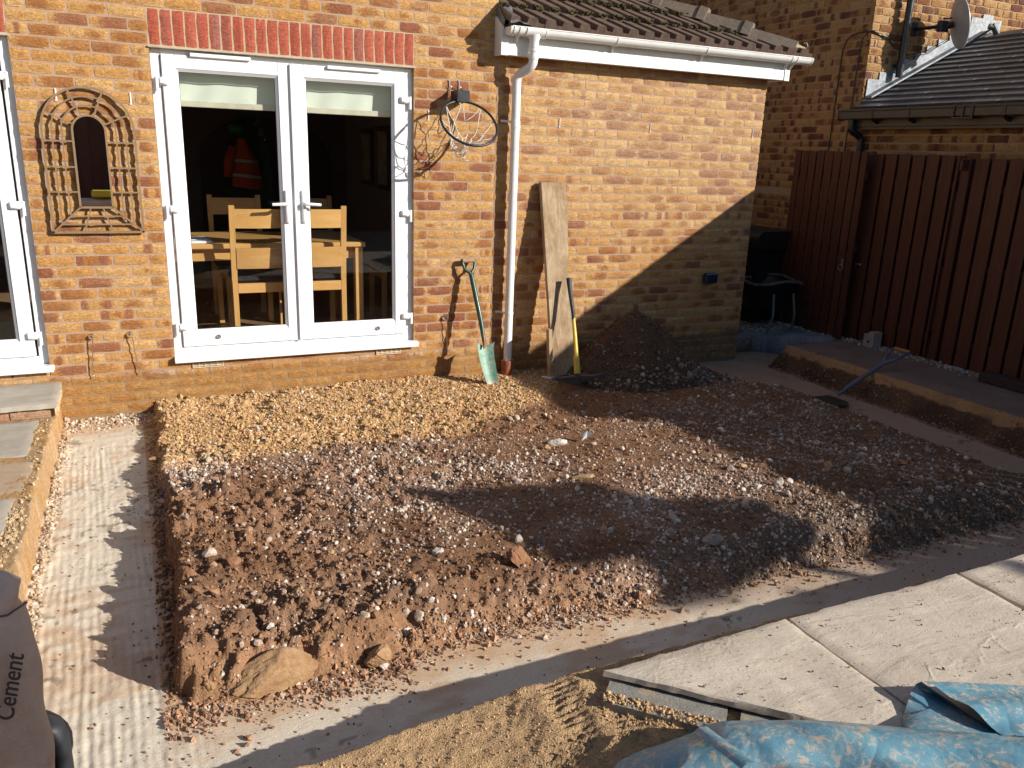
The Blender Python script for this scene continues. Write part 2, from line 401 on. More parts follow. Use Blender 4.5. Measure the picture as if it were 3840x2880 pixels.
def lay_bricks(parent, cells, frame, mat, nobj=300):
    """cells: list of (u_centre, z_centre, width, kind); frame = (origin, udir, ang) ; nearest/largest visible become brick objects"""
    org, ud, ang = frame; ud = np.array(ud, float); org = np.array(org, float)
    P = np.array([org + ud * c[0] + np.array([0, 0, c[1]]) for c in cells]); px, py, dz = proj(P)
    wd = np.array([c[2] for c in cells])
    vis = (px > -8) & (px < 1032) & (py > -8) & (py < 776) & (dz > .1)
    score = np.where(vis, wd / dz, -1); order = np.argsort(-score); keep = set(order[:nobj][score[order[:nobj]] > 0].tolist())
    SV = []; SF = []; SA = []; base = 0; po = np.array(wloc(parent)); ca, sa = math.cos(ang), math.sin(ang)
    for i, c in enumerate(cells):
        k_ = random.randrange(20); kind = c[3]; me, V, F, A = proto_mesh(kind, k_, mat); sx = c[2] / (.214 if kind == 'full' else .064)
        if i in keep:
            o = bpy.data.objects.new('brick', me); COL.objects.link(o); o.parent = parent; o.location = P[i] - po
            o.rotation_euler = (0, 0, ang); o.scale = (sx, 1, 1)
        else:
            q = V * np.array([sx, 1, 1], np.float32)
            R2 = np.stack([q[:, 0] * ca - q[:, 1] * sa, q[:, 0] * sa + q[:, 1] * ca, q[:, 2]], -1) + P[i]
            SV.append(R2); A2 = A.copy(); A2[:, 2] = random.random(); SA.append(A2); SF.append((base, F)); base += len(V)
    if SV:
        V = np.concatenate(SV); faces = np.array([[a + b for a in f] for b, F in SF for f in F], np.int32)
        o = np_mesh('distant_brickwork', V, faces, mat, parent, vecattr=np.concatenate(SA)); o['kind'] = 'stuff'
def wall_cells(u0, u1, z0, z1, phase=.1125, ztop=2.1, holes=()):
    cells = []; k0 = int(math.ceil((ztop - z1) / .075 - 1e-6)); k1 = int(math.floor((ztop - z0) / .075 + 1e-6))
    for k_ in range(k0, k1):
        zc = ztop - .075 * k_ - .0375; ph = phase + (.1125 if k_ % 2 else 0)
        n = math.floor((u0 - ph) / .225)
        a = ph + n * .225
        while a < u1:
            s, e = max(a + .0062, u0), min(a + .2188, u1); segs = [(s, e)]
            for (h0, h1, hz0, hz1) in holes:
                if zc > hz0 and zc < hz1:
                    new = []
                    for (s, e) in segs:
                        if e <= h0 or s >= h1: new.append((s, e)); continue
                        if s < h0: new.append((s, h0))
                        if e > h1: new.append((h1, e))
                    segs = new
            for (s, e) in segs:
                if e - s > .03: cells.append(((s + e) / 2, zc, e - s, 'full'))
            a += .225
    return cells

# ================================================================== SETTING: ground sheet
gx, gy = np.meshgrid(np.linspace(-30, 40, 60), np.linspace(-40, 30, 60))
k = NT('far_ground'); n = k.noise(3, 5, .7, k.pos()); k.col(k.mix(k.mapr(n, .4, .6), (.20, .12, .07), (.28, .19, .11))); MG = k.set(.95)
o = grid_mesh('ground', gx, gy, np.full_like(gx, -.46), MG, smooth=False); tag(o, kind='structure')

# ================================================================== HOUSE (main wall with the french doors)
house = thing('brick_house', 'buff brick house wall with white french doors and red soldier lintel', 'house', (0, 0, -.40))
FR0 = ((0, .006, 0), (1, 0, 0), 0.0)
mb = MB()   # mortar core of the wall, with two door openings
for (a, b, c, d) in ((-3.2, -2.6, -.42, 5.2), (-2.6, -.7875, 2.3275, 5.2), (-2.6, -.7875, -.42, -.06), (-.7875, 0.0, -.42, 5.2), (0.0, 1.8, 2.3275, 5.2), (0.0, 1.8, -.42, -.035), (1.8, 2.472, -.42, 5.2)):
    mb.box(a, b, .0048, .12, c, d)
wall = mb.build('wall', M['mortar'], house)
mb = MB()   # inner leaf and flank wall
mb.box(2.30, 2.466, .1205, 6.0, -.42, 5.2); mb.box(-3.2, -3.05, .1205, 6.0, -.42, 5.2)
mb.box(-3.04, -2.6, .1205, .28, -.42, 5.2); mb.box(-2.5995, -.7880, .1205, .28, 2.12, 5.2); mb.box(-.7875, -.0, .1205, .28, -.42, 5.2); mb.box(.0005, 1.7995, .1205, .28, 2.12, 5.2); mb.box(1.8, 2.2995, .1205, .28, -.42, 5.2)
mb.build('inner_leaf', M['mortar'], house)
cells = wall_cells(-3.2, 2.4715, -.42, 3.45, holes=((0, 1.8, -.03, 2.325), (-2.6, -.7875, -.03, 2.325), (.112, .329, -.08, -.02), (1.483, 1.69, -.08, -.02)))
lay_bricks(wall, cells, FR0, M['brick'], 300)
lint = MB().box(.0, 1.8, .0048, .115, 2.098, 2.327).build('lintel', M['mortar_red'], house)
for o in [lint]: pass
sold = [(.0375 + .075 * i, 2.2125, .064, 'soldier') for i in range(24)]
lay_bricks(lint, sold, FR0, M['brick_red'], 300)
lint2 = MB().box(-2.6, -.7875, .0048, .115, 2.098, 2.327).build('lintel', M['mortar_red'], house)
lay_bricks(lint2, [(-.7875 - .0375 - .075 * i, 2.2125, .064, 'soldier') for i in range(24)], FR0, M['brick_red'], 300)
MB().box(-.01, 1.81, -.012, .10, 2.086, 2.0965, ch=.002).build('lintel_plate', simple('painted_steel_lintel', (.42, .36, .26), .6, var=.2), house)
MB().box(-2.61, -.78, -.012, .10, 2.086, 2.0965, ch=.002).build('lintel_plate', bpy.data.materials['painted_steel_lintel'], house)
# first floor of the room
MB().box(-3.04, 2.29, .30, 5.9, -.10, .045).build('room_floor', simple('oak_floor', (.30, .19, .10), .4, var=.2, scale=6), house)
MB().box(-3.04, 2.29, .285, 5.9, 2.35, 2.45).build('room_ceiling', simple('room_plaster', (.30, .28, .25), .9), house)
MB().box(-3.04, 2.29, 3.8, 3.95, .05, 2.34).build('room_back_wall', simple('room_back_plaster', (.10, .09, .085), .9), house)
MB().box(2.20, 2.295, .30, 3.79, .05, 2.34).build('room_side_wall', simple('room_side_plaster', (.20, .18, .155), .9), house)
# arch shaped dark alcove and pictures inside
pts = [(.55, .05), (2.0, .05)] + [(1.275 + .725 * math.cos(t), 1.35 + .45 * math.sin(t)) for t in np.linspace(0, math.pi, 14)]
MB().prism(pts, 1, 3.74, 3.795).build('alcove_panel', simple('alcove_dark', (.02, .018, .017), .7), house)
for (x, y0, z0, wd, ht) in ((2.16, 1.9, 1.1, .42, .62), (2.16, 2.55, 1.12, .42, .58)):
    f = MB().box(x, 2.199, y0, y0 + wd, z0, z0 + ht, ch=.004).build('picture_frame', simple('dark_frame', (.05, .03, .02), .4), house)
    MB().box(x - .004, x - .0005, y0 + .05, y0 + wd - .05, z0 + .05, z0 + ht - .05).build('picture_print', simple('print_paper', (.32, .30, .26), .6, var=.4, scale=9), f)
# weep vents, white pointed over
for (x, z) in ((-.565, 1.765), (-.137, 1.765), (1.913, 1.762), (3.043, 1.762), (3.933, 1.762), (5.062, 1.762)):
    if x > 2.46: continue
    mb = MB().box(x - .005, x + .006, -.005, .008, z - .036, z + .034, ch=.003); mb.box(x - .010, x + .006, -.0032, .008, z - .042, z - .030, ch=.003)
    mb.build('weep_vent', simple('weep_white', (.72, .66, .62), .7) if 'weep_white' not in bpy.data.materials else bpy.data.materials['weep_white'], house)
# air bricks under the sill
mv = simple('cream_plastic', (.62, .50, .34), .6)
for (x0, x1) in ((.114, .327), (1.486, 1.688)):
    mb = MB(); mb.box(x0, x1, .012, .03, -.083, -.018); z0, z1 = -.083, -.018
    mb.box(x0, x1, -.006, .02, z1 - .006, z1, ch=.001); mb.box(x0, x1, -.006, .02, z0, z0 + .006, ch=.001)
    for i in range(6): x = x0 + (x1 - x0 - .005) * i / 5; mb.box(x, x + .005, -.0065, .02, z0, z1)
    for i in range(1, 4): z = z0 + (z1 - z0) * i / 4; mb.box(x0, x1, -.005, .018, z - .004, z + .003)
    mb.build('air_brick', mv, house)
    MB().box(x0 + .003, x1 - .003, .009, .0115, z0 + .003, z1 - .003).build('vent_backing', M['seal'], house)

# ---------------------------------------------------------------- french doors
def upvc_doors(x0, x1, zs, zt, name, label, hinges, leaves, cat='door', trickle=()):
    """white plastic doors; y of frame face .035"""
    t = thing(name, label, cat, (x0, .04, zs)); U = M['upvc']
    mb = MB(); fy0, fy1 = .042, .11
    mb.box(x0, x0 + .06, fy0, fy1, zs + .02, zt - .012, ch=.004); mb.box(x1 - .06, x1, fy0, fy1, zs + .02, zt - .012, ch=.004)
    mb.box(x0 + .0601, x1 - .0601, fy0 + .0005, fy1, zt - .052, zt - .012, ch=.004); mb.box(x0 + .0601, x1 - .0601, fy0 + .0005, fy1, zs + .02, zs + .072, ch=.004)
    mb.build('frame', U, t)
    s = MB(); s.box(x0 - .006, x1 + .028, -.045, .10, zs - .012, zs + .0195, ch=.006); s.box(x0 - .004, x1 + .024, -.052, -.0452, zs - .022, zs + .012, ch=.003)
    s.build('sill', U, t)
    for (a, b, side) in leaves:
        zb, zc = zs + .077, zt - .045; ly0, ly1 = .024, .09; st = .088
        leaf = MB()
        for (p, q, r_, s_, cutl) in ((a, a + st, zb, zc, 0), (b - st, b, zb, zc, 0)):
            leaf.box(p, q, ly0, ly1, r_, s_, ch=.006)
        leaf.box(a + st - .004, b - st + .004, ly0 + .0004, ly1, zb, zb + .108, ch=.006); leaf.box(a + st - .004, b - st + .004, ly0 + .0004, ly1, zc - .088, zc, ch=.006)
        lf = leaf.build('door_leaf', U, t)
        # sloped glazing bead
        gx0, gx1, gz0, gz1 = a + st, b - st, zb + .108, zc - .088; bd = .016; V = []; 
        for (xx, zz) in ((gx0, gz0), (gx1, gz0), (gx1, gz1), (gx0, gz1)): V.append((xx, ly0 + .001, zz))
        for (xx, zz) in ((gx0 + bd, gz0 + bd), (gx1 - bd, gz0 + bd), (gx1 - bd, gz1 - bd), (gx0 + bd, gz1 - bd)): V.append((xx, ly0 + .016, zz))
        for (xx, zz) in ((gx0 + bd, gz0 + bd), (gx1 - bd, gz0 + bd), (gx1 - bd, gz1 - bd), (gx0 + bd, gz1 - bd)): V.append((xx, ly0 + .03, zz))
        F = [(i, (i + 1) % 4, 4 + (i + 1) % 4, 4 + i) for i in range(4)] + [(4 + i, 4 + (i + 1) % 4, 8 + (i + 1) % 4, 8 + i) for i in range(4)]
        MB().add(V, F).build('glazing_bead', U, lf)
        g = MB(); g.box(gx0 + bd - .004, gx1 - bd + .004, ly0 + .022, ly0 + .024, gz0 + bd - .004, gz1 - bd + .004); g.build('pane', M['glass'], lf)
        sb = MB(); e = .004
        for (p, q, r_, s_) in ((gx0 + bd - e, gx0 + bd + .003, gz0 + bd, gz1 - bd), (gx1 - bd - .003, gx1 - bd + e, gz0 + bd, gz1 - bd), (gx0 + bd, gx1 - bd, gz0 + bd - e, gz0 + bd + .003), (gx0 + bd, gx1 - bd, gz1 - bd - .003, gz1 - bd + e)):
            sb.box(p, q, ly0 + .0175, ly0 + .0215, r_, s_)
        sb.build('seal', M['seal'], lf)
        # shadow groove behind the mitres
        for (cx, cz, sx, sz) in ((a, zb, 1, 1), (b, zb, -1, 1), (a, zc, 1, -1), (b, zc, -1, -1)): pass
    for (hx, hz, sd) in hinges:
        h_ = MB(); h_.box(hx - .034, hx + .036, -.002, .0236, hz - .025, hz + .025, ch=.012)
        px = hx - sd * .045
        h_.tube([(px, .016, hz - .066), (px, .016, hz + .025)], .0115, 12)
        h_.box(min(px, hx - sd * .03), max(px, hx - sd * .03), .012, .0235, hz - .020, hz + .020, ch=.003)
        h_.build('hinge', U, t, auto=40)
    for (vx, vz, vl) in trickle:
        MB().box(vx, vx + vl, .002, .0232, vz - .012, vz + .012, ch=.004).build('trickle_vent', U, t)
    return t
doors = upvc_doors(0, 1.8, -.005, 2.1, 'french_doors', 'pair of white plastic french doors under the red soldier course', [(.075, 1.885, 1), (.075, 1.055, 1), (.075, .225, 1), (1.728, 1.862, -1), (1.733, 1.030, -1), (1.738, .218, -1)],
    [(.064, .898, 1), (.904, 1.738, -1)], trickle=((.245, 2.060, .39), (1.155, 2.048, .39)))
leafs = [c for c in doors.children if c.name.startswith('door_leaf')]
MB().box(.892, .910, .006, .0236, .075, 2.05, ch=.003).build('meeting_cover', M['upvc'], doors)
for (hx, dr, lf) in ((.842, -1, leafs[0]), (.960, 1, leafs[1])):
    mb = MB(); mb.box(hx - .018, hx + .018, .004, .0236, .955, 1.195, ch=.010)
    mb.tube([(hx, .012, 1.098), (hx, -.030, 1.098), (hx + dr * .012, -.038, 1.097), (hx + dr * .115, -.036, 1.092)], [.013, .013, .012, .0105], 10)
    h_ = mb.build('handle', M['upvc'], lf, auto=50)
    mb = MB(); mb.lathe([(0, -.0005), (.0085, -.0005), (.0085, .004)], (hx, .0075, 1.008), 'y', 14); mb.box(hx - .004, hx + .004, .0068, .010, .978, 1.003, ch=.001); mb.build('key_cylinder', M['chrome'], h_)
    MB().box(hx - .0012, hx + .0012, .0062, .0066, .990, 1.014).build('keyhole', M['seal'], h_)
def stud(x, z, parent, y=.024):
    mb = MB(); mb.lathe([(0, -.014), (.007, -.014), (.010, -.010), (.016, -.009), (.018, -.003), (.018, 0)], (x, y, z), 'y', 18); mb.tube([(x, y - .012, z), (x - .004, y - .024, z + .001)], .004, 8)
    return mb.build('holdback_stud', M['chrome'], parent, auto=40)
stud(.309, .138, leafs[0]); stud(1.508, .130, leafs[1])
upvc_doors(-2.6, -.7875, -.005, 2.1, 'patio_door', 'white plastic door cut off by the left edge of the photo', [(-.868, 1.855, -1), (-.868, 1.075, -1), (-.868, .218, -1)], [(-2.53, -1.702, 1), (-1.696, -.862, -1)])
# plaster smear beside the frame
# ---------------------------------------------------------------- door holdback hooks on the wall
def holdback(x, z, L, label, lean=0.0):
    t = thing('door_hook', label, 'hook', (x, -.004, z), 'chrome door hooks hanging on the brick wall')
    mb = MB(); mb.lathe([(0, -.030), (.009, -.029), (.013, -.024), (.017, -.018), (.012, -.012), (.020, -.006), (.022, 0)], (x, -.004, z), 'y', 20); mb.build('rosette', M['chrome'], t, auto=45)
    mb = MB(); mb.tube([(x + .002, -.030, z + .004), (x + .012 * (1 + lean), -.032, z - .02), (x + .010 + lean * .05, -.026, z - L * .5), (x + .012 + lean * .09, -.020, z - L + .02), (x + .020 + lean * .09, -.026, z - L), (x + .030 + lean * .09, -.034, z - L + .012)], .0032, 8)
    mb.build('hook_rod', M['chrome'], t, auto=60)
holdback(-.519, .195, .285, 'chrome hook on the brick wall nearer the left patio door', -.3)
holdback(-.280, .195, .285, 'chrome hook on the brick wall nearer the french doors', .3)
holdback(2.062, .190, .28, 'chrome hook on the brick wall behind the green spade', .1)

# ---------------------------------------------------------------- blind, table, chairs, jacket inside
t = thing('roller_blind', 'pale green fabric roller blind half drawn behind the left glass', 'blind', (.45, .16, 2.0))
fabm = simple('blind_fabric', (.60, .66, .56), .85, var=.06, scale=3)
def blind(t, x0, x1):
    n_ = 24; V = []; F = []
    for i in range(n_ + 1):
        x = x0 + (x1 - x0) * i / n_
        for j in range(9):
            z = 2.02 - .27 * j / 8; y = .145 + .008 * math.sin(i * .9 + j * .5) * j / 8 + .006 * math.sin(i * .37)
            V.append((x, y, z - .006 * math.sin(i * .6) * j / 8))
    for i in range(n_):
        for j in range(8): F.append((i * 9 + j, i * 9 + j + 1, (i + 1) * 9 + j + 1, (i + 1) * 9 + j))
    MB().add(V, F).build('fabric', fabm, t, smooth=True)
    MB().box(x0, x1, .118, .128, 1.735, 1.775, ch=.003).build('hem_bar', simple('blind_hem', (.50, .47, .36), .8), t)
    MB().tube([(x0, .17, 2.04), (x1, .17, 2.04)], .02, 12).build('roller', M['upvc'], t)
blind(t, .12, .86)
t = thing('roller_blind', 'pale green fabric roller blind half drawn behind the right glass', 'blind', (1.35, .16, 2.0)); blind(t, .94, 1.70)
oak = wood_material('oak', (.60, .31, .09), (.74, .45, .17), (1, 1, .12), 18, .45, .1, .5)
oakx = wood_material('oak_across', (.60, .31, .09), (.74, .45, .17), (.12, 1, 1), 18, .4, .1, .5)
seatm = simple('dark_leather', (.03, .028, .03), .4)
t = thing('dining_table', 'oak dining table behind the french doors', 'table', (.6, .65, .05))
MB().box(-.35, 1.475, .235, 1.12, .748, .786, ch=.006).build('table_top', oakx, t)
MB().box(-.25, 1.40, .30, .32, .655, .747).build('apron', oakx, t); MB().box(-.25, 1.40, 1.04, 1.06, .655, .747).build('apron', oakx, t)
for (x, y) in ((1.425, .285), (1.425, 1.07), (-.28, .285), (-.28, 1.07)): MB().box(x - .032, x + .032, y - .032, y + .032, .0455, .7475, ch=.004).build('leg', oak, t)
def chair(x, y, rz, label, zb=.05):
    """facing +y locally (backrest toward -y)"""
    t = thing('dining_chair', label, 'chair', (0, 0, 0), 'oak dining chairs around the table')
    for sx in (-.20, .20):
        mb = MB(); mb.box(sx - .02, sx + .02, -.22, -.185, .0, .46, ch=.003)
        V = [(sx - .02, -.22, .46), (sx + .02, -.22, .46), (sx + .02, -.185, .46), (sx - .02, -.185, .46), (sx - .02, -.275, 1.0), (sx + .02, -.275, 1.0), (sx + .02, -.245, 1.0), (sx - .02, -.245, 1.0)]
        mb.add(V, [(0, 1, 2, 3), (4, 7, 6, 5), (0, 4, 5, 1), (1, 5, 6, 2), (2, 6, 7, 3), (3, 7, 4, 0)]); mb.build('back_post', oak, t)
        MB().box(sx - .02, sx + .02, .18, .22, .0, .44, ch=.003).build('leg', oak, t)
    for (z0, z1, yy) in ((.84, .975, -.258), (.55, .70, -.235)):
        n_ = 8; V = []; F = []
        for i in range(n_ + 1):
            x_ = -.18 + .36 * i / n_; dy = -.015 * math.sin(math.pi * i / n_)
            V += [(x_, yy + dy, z0), (x_, yy + dy - (z1 - z0) * .1, z1), (x_, yy + dy - (z1 - z0) * .1 + .018, z1), (x_, yy + dy + .018, z0)]
        for i in range(n_):
            for a in range(4): F.append((i * 4 + a, i * 4 + (a + 1) % 4, (i + 1) * 4 + (a + 1) % 4, (i + 1) * 4 + a))
        F += [(0, 1, 2, 3), (n_ * 4, n_ * 4 + 3, n_ * 4 + 2, n_ * 4 + 1)]
        MB().add(V, F).build('back_slat', oakx, t)
    for (a, b, c, d) in ((-.18, .18, -.22, -.195), (-.18, .18, .195, .218)): MB().box(a, b, c, d, .37, .44, ch=.002).build('seat_rail', oakx, t)
    MB().box(-.205, .205, -.18, .21, .441, .485, ch=.015).build('seat_pad', seatm, t)
    t.location = (x, y, zb - .004); t.rotation_euler = (0, 0, rz); t.scale = (1, 1, 1.03); return t
chair(.66, .375, 0, 'oak dining chair with dark seat behind the left glass, nearest the door')
chair(1.075, .375, 0, 'oak dining chair with dark seat behind the right glass, nearest the door')
chair(.62, 1.12, math.pi, 'oak dining chair on the far side of the table, left end')
chair(1.25, 1.14, math.pi, 'oak dining chair on the far side of the table, middle')
chair(1.93, .8, math.pi / 2, 'oak dining chair at the right end of the table')
mb = MB(); mb.box(-.02, .33, .27, .49, .787, .806, ch=.003); mb.box(.02, .30, .33, .53, .8065, .812, ch=.001)
tag(mb.build('paper_pile', simple('white_paper', (.75, .77, .80), .7)), 'pile of white papers on the left end of the dining table', 'papers')
# hi-vis jacket
def jacket():
    t = thing('work_jacket', 'orange high visibility jacket hanging on the far wall indoors', 'jacket', (.97, 3.70, 1.3))
    org_ = NT('hi_vis_orange'); org_.col((.62, .07, .025)); om = org_.set(.7)
    n_ = 26; rows = 22; V = []; F = []
    for j in range(rows + 1):
        v = j / rows; half = .035 + .095 * min(1, v * 2.2) + .025 * v
        for i in range(n_):
            a = 2 * math.pi * i / n_; fold = 1 + .12 * math.sin(a * 5 + v * 2)
            V.append((.99 + half * math.cos(a) * fold + .03 * v, 3.64 + .055 * math.sin(a) * fold, 1.56 - .54 * v - .02 * math.cos(a) * v))
    for j in range(rows):
        for i in range(n_): F.append((j * n_ + i, j * n_ + (i + 1) % n_, (j + 1) * n_ + (i + 1) % n_, (j + 1) * n_ + i))
    F.append(tuple(range(n_)))
    body = MB().add(V, F).build('body', om, t, smooth=True)
    gm = simple('reflective_tape', (.55, .56, .56), .35)
    for v0 in (.42, .72):
        V2 = []; F2 = []
        for jj in (0, 1):
            v = v0 + .06 * jj; half = .035 + .095 * min(1, v * 2.2) + .025 * v
            for i in range(n_):
                a = 2 * math.pi * i / n_; fold = 1 + .12 * math.sin(a * 5 + v * 2)
                V2.append((.99 + (half + .004) * math.cos(a) * fold + .03 * v, 3.64 + .060 * math.sin(a) * fold, 1.56 - .54 * v - .02 * math.cos(a) * v))
        for i in range(n_): F2.append((i, (i + 1) % n_, n_ + (i + 1) % n_, n_ + i))
        MB().add(V2, F2).build('reflective_band', gm, body, smooth=True)
    mb = MB(); mb.tube([(.90, 3.62, 1.46), (.84, 3.60, 1.32), (.82, 3.60, 1.14)], [.05, .055, .045], 12); mb.build('sleeve', om, t, smooth=True)
    MB().tube([(.97, 3.62, 1.56), (.97, 3.70, 1.60), (.97, 3.735, 1.60)], .006, 6).build('peg', M['steel'], t)
jacket()
mb = MB(); mb.lathe([(0, -.05), (.05, -.045), (.09, -.01), (.085, .03), (.04, .05), (0, .05)], (.94, 3.62, 1.66), 'z', 14)
tag(mb.build('green_hat', simple('green_felt', (.05, .28, .14), .9), smooth=True), 'green woolly hat above the orange jacket indoors', 'hat')

# ================================================================== EXTENSION with tiled roof
ext = thing('garage_extension', 'low buff brick extension with brown tiled hipped roof', 'extension', (2.8, 0, -.40))
mb = MB(); mb.box(2.4785, 5.165, .0048, .12, -.42, 2.3); mb.box(5.045, 5.165, .1205, 4.0, -.42, 2.3)
ewall = mb.build('wall', M['mortar'], ext)
MB().box(2.4725, 2.478, .006, .10, -.42, 2.22).build('joint_sealant', simple('sealant', (.36, .24, .15), .7), ext)
cells = wall_cells(2.479, 5.171, -.42, 2.26, phase=.1186, holes=((3.93, 3.935, 9, 9.1),))
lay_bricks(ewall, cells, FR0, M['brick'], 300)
for (x, z) in ((3.043, 1.762), (3.933, 1.762), (5.062, 1.762)):
    mb = MB().box(x - .004, x + .005, -.005, .008, z - .035, z + .034, ch=.003); mb.box(x - .010, x + .011, -.0032, .008, z - .041, z - .032, ch=.003)
    mb.build('weep_vent', bpy.data.materials['weep_white'], ext)
# side wall bricks of the extension (faces the passage)
cells = wall_cells(-3.9, -.115, -.42, 2.26, phase=.0)
lay_bricks(ewall, [(-c[0], c[1], c[2], c[3]) for c in cells], ((5.168, 0, 0), (0, 1, 0), math.pi / 2), M['brick'], 0)
# eaves
eav = MB(); eav.box(2.462, 5.29, -.130, -.112, 2.222, 2.405, ch=.002); eav.build('fascia', M['upvc_old'], ext)
MB().box(2.462, 5.278, -.1115, .006, 2.228, 2.238).build('soffit', M['upvc_old'], ext)
MB().box(5.272, 5.290, -.1115, 3.6, 2.222, 2.405, ch=.002).build('fascia', M['upvc_old'], ext)
MB().box(5.172, 5.2715, .0065, 3.6, 2.228, 2.238).build('soffit', M['upvc_old'], ext)
# boxed end at the house side
MB().prism([(-.136, 2.219), (.004, 2.219), (.004, 2.50), (-.02, 2.50), (-.136, 2.42)], 0, 2.446, 2.4615).build('box_end', M['upvc_old'], ext)
MB().box(2.44, 2.50, -.1365, -.1305, 2.217, 2.40, ch=.003).build('corner_trim', M['upvc_old'], ext)
MB().box(5.235, 5.296, -.1365, -.1305, 2.217, 2.40, ch=.003).build('corner_trim', M['upvc_old'], ext)
mb = MB()
for x in (3.02, 3.55, 4.05, 4.55, 4.95):
    for z in (2.262, 2.300): mb.lathe([(0, -.0025), (.004, -.002), (.005, 0)], (x + (.004 if z > 2.28 else 0), -.130, z), 'y', 8)
mb.build('fascia_pin', M['steel'], ext)
# gutter
gut = thing('rain_gutter', 'white half round gutter along the extension eave', 'gutter', (2.5, -.19, 2.40))
GY, GZ, GR = -.190, 2.412, .056
def halfpipe(mb, x0, x1, r, th=.003, seg=14):
    ang = [math.pi + math.pi * i / seg for i in range(seg + 1)]
    po_ = [(GY + r * math.cos(a), GZ + r * math.sin(a)) for a in ang]; pi_ = [(GY + (r - th) * math.cos(a), GZ + (r - th) * math.sin(a)) for a in ang[::-1]]
    poly = po_ + pi_; n_ = len(poly); V = [(x0, p[0], p[1]) for p in poly] + [(x1, p[0], p[1]) for p in poly]
    F = [(i, (i + 1) % n_, (i + 1) % n_ + n_, i + n_) for i in range(n_)]
    m_ = seg + 1
    for i in range(seg):
        a, b, c, d = i, i + 1, n_ - 2 - i, n_ - 1 - i
        F.append((a, b, c, d)); F.append((a + n_, d + n_, c + n_, b + n_))
    mb.add(V, F); return mb
def solid_half(mb, x0, x1, r, seg=14):
    ang = [math.pi + math.pi * i / seg for i in range(seg + 1)]
    return mb.prism([(GY + r * math.cos(a), GZ + r * math.sin(a)) for a in ang], 0, x0, x1)
mb = halfpipe(MB(), 2.485, 5.44, GR); mb.tube([(2.485, GY - GR, GZ), (5.44, GY - GR, GZ)], .0045, 8); mb.build('trough', M['upvc_old'], gut, auto=40)
mb = solid_half(MB(), 2.470, 2.4845, GR + .004); mb.build('stop_end', M['upvc_old'], gut, auto=50)
mb = solid_half(MB(), 5.4405, 5.452, GR + .003); mb.build('stop_end', M['upvc_old'], gut, auto=50)
for x in (2.497, 2.545, 2.605, 2.765): halfpipe(MB(), x, x + .016, GR + .0065, .006).build('union_clip', M['upvc_old'], gut, auto=40)
for x in (2.552, 3.40, 4.28, 5.21, 5.27):
    mb = halfpipe(MB(), x, x + .022, GR + .0045, .004); mb.prism([(-.1305, GZ - .01), (-.1305, GZ - .105), (-.150, GZ - .095), (-.185, GZ - .062), (-.15, GZ - .04)], 0, x + .004, x + .018)
    mb.build('bracket', M['upvc_old'], gut, auto=40)
mb = halfpipe(MB(), 2.622, 2.764, GR + .004, .003); mb.lathe([(.05, 0), (.046, -.02), (.037, -.045), (.036, -.09)], (2.690, GY, GZ - .038), 'z', 22); mb.build('running_outlet', M['upvc_old'], gut, auto=40)
# downpipe
dp = thing('downpipe', 'white round downpipe with swan neck beside the straight joint', 'downpipe', (2.605, -.075, -.2))
PX, PY = 2.612, -.072
def bendpath(pts, rr=.04, n_=6):
    out = [Vector(pts[0])]
    for i in range(1, len(pts) - 1):
        a, b, c = Vector(pts[i - 1]), Vector(pts[i]), Vector(pts[i + 1]); p = b + (a - b).normalized() * rr; q = b + (c - b).normalized() * rr
        for s in range(n_ + 1):
            t_ = s / n_; out.append(p * (1 - t_) ** 2 + b * 2 * t_ * (1 - t_) + q * t_ * t_)
    out.append(Vector(pts[-1])); return out
mb = MB(); mb.tube(bendpath([(2.690, GY, GZ - .11), (2.690, GY, 2.155), (PX, PY, 2.085), (PX, PY, 2.03)], .045), .034, 20); mb.build('swan_neck', M['upvc_old'], dp, auto=50)
mb = MB(); mb.tube([(PX, PY, 2.055), (PX, PY, -.19)], .034, 24); mb.build('pipe', M['upvc_old'], dp, auto=50)
for z0, z1 in ((2.20, 2.225), (2.255, 2.265)): MB().tube([(2.690, GY, z0), (2.690, GY, z1)], .0385, 22).build('socket_ring', M['upvc_old'], dp, auto=50)
for z0 in (1.70,): MB().tube([(PX, PY, z0), (PX, PY, z0 + .05)], .038, 22).build('socket_ring', M['upvc_old'], dp, auto=50)
for z in (1.735, .205):
    mb = MB(); mb.tube([(PX, PY, z), (PX, PY, z + .016)], .0375, 22)
    mb.tube([(PX - .03, PY + .01, z + .008), (PX - .055, -.02, z + .012), (PX - .072, -.012, z + .014), (PX - .088, -.011, z + .014)], .007, 8, flat=1.2); mb.lathe([(0, -.006), (.011, -.006), (.011, 0)], (PX - .090, -.009, z + .014), 'y', 14)
    mb.build('pipe_clip', M['upvc_old'], dp, auto=50)
mb = MB(); mb.lathe([(.0345, .0), (.052, .0), (.055, -.03), (.050, -.045), (.052, -.15), (.0, -.15)], (PX, PY, -.19), 'z', 26)
mb.build('clay_collar', simple('clay_pipe', (.34, .10, .045), .85, var=.3, scale=30, dirt=(.10, .08, .06), dirt_amt=.8, bump=.5), dp, auto=50)

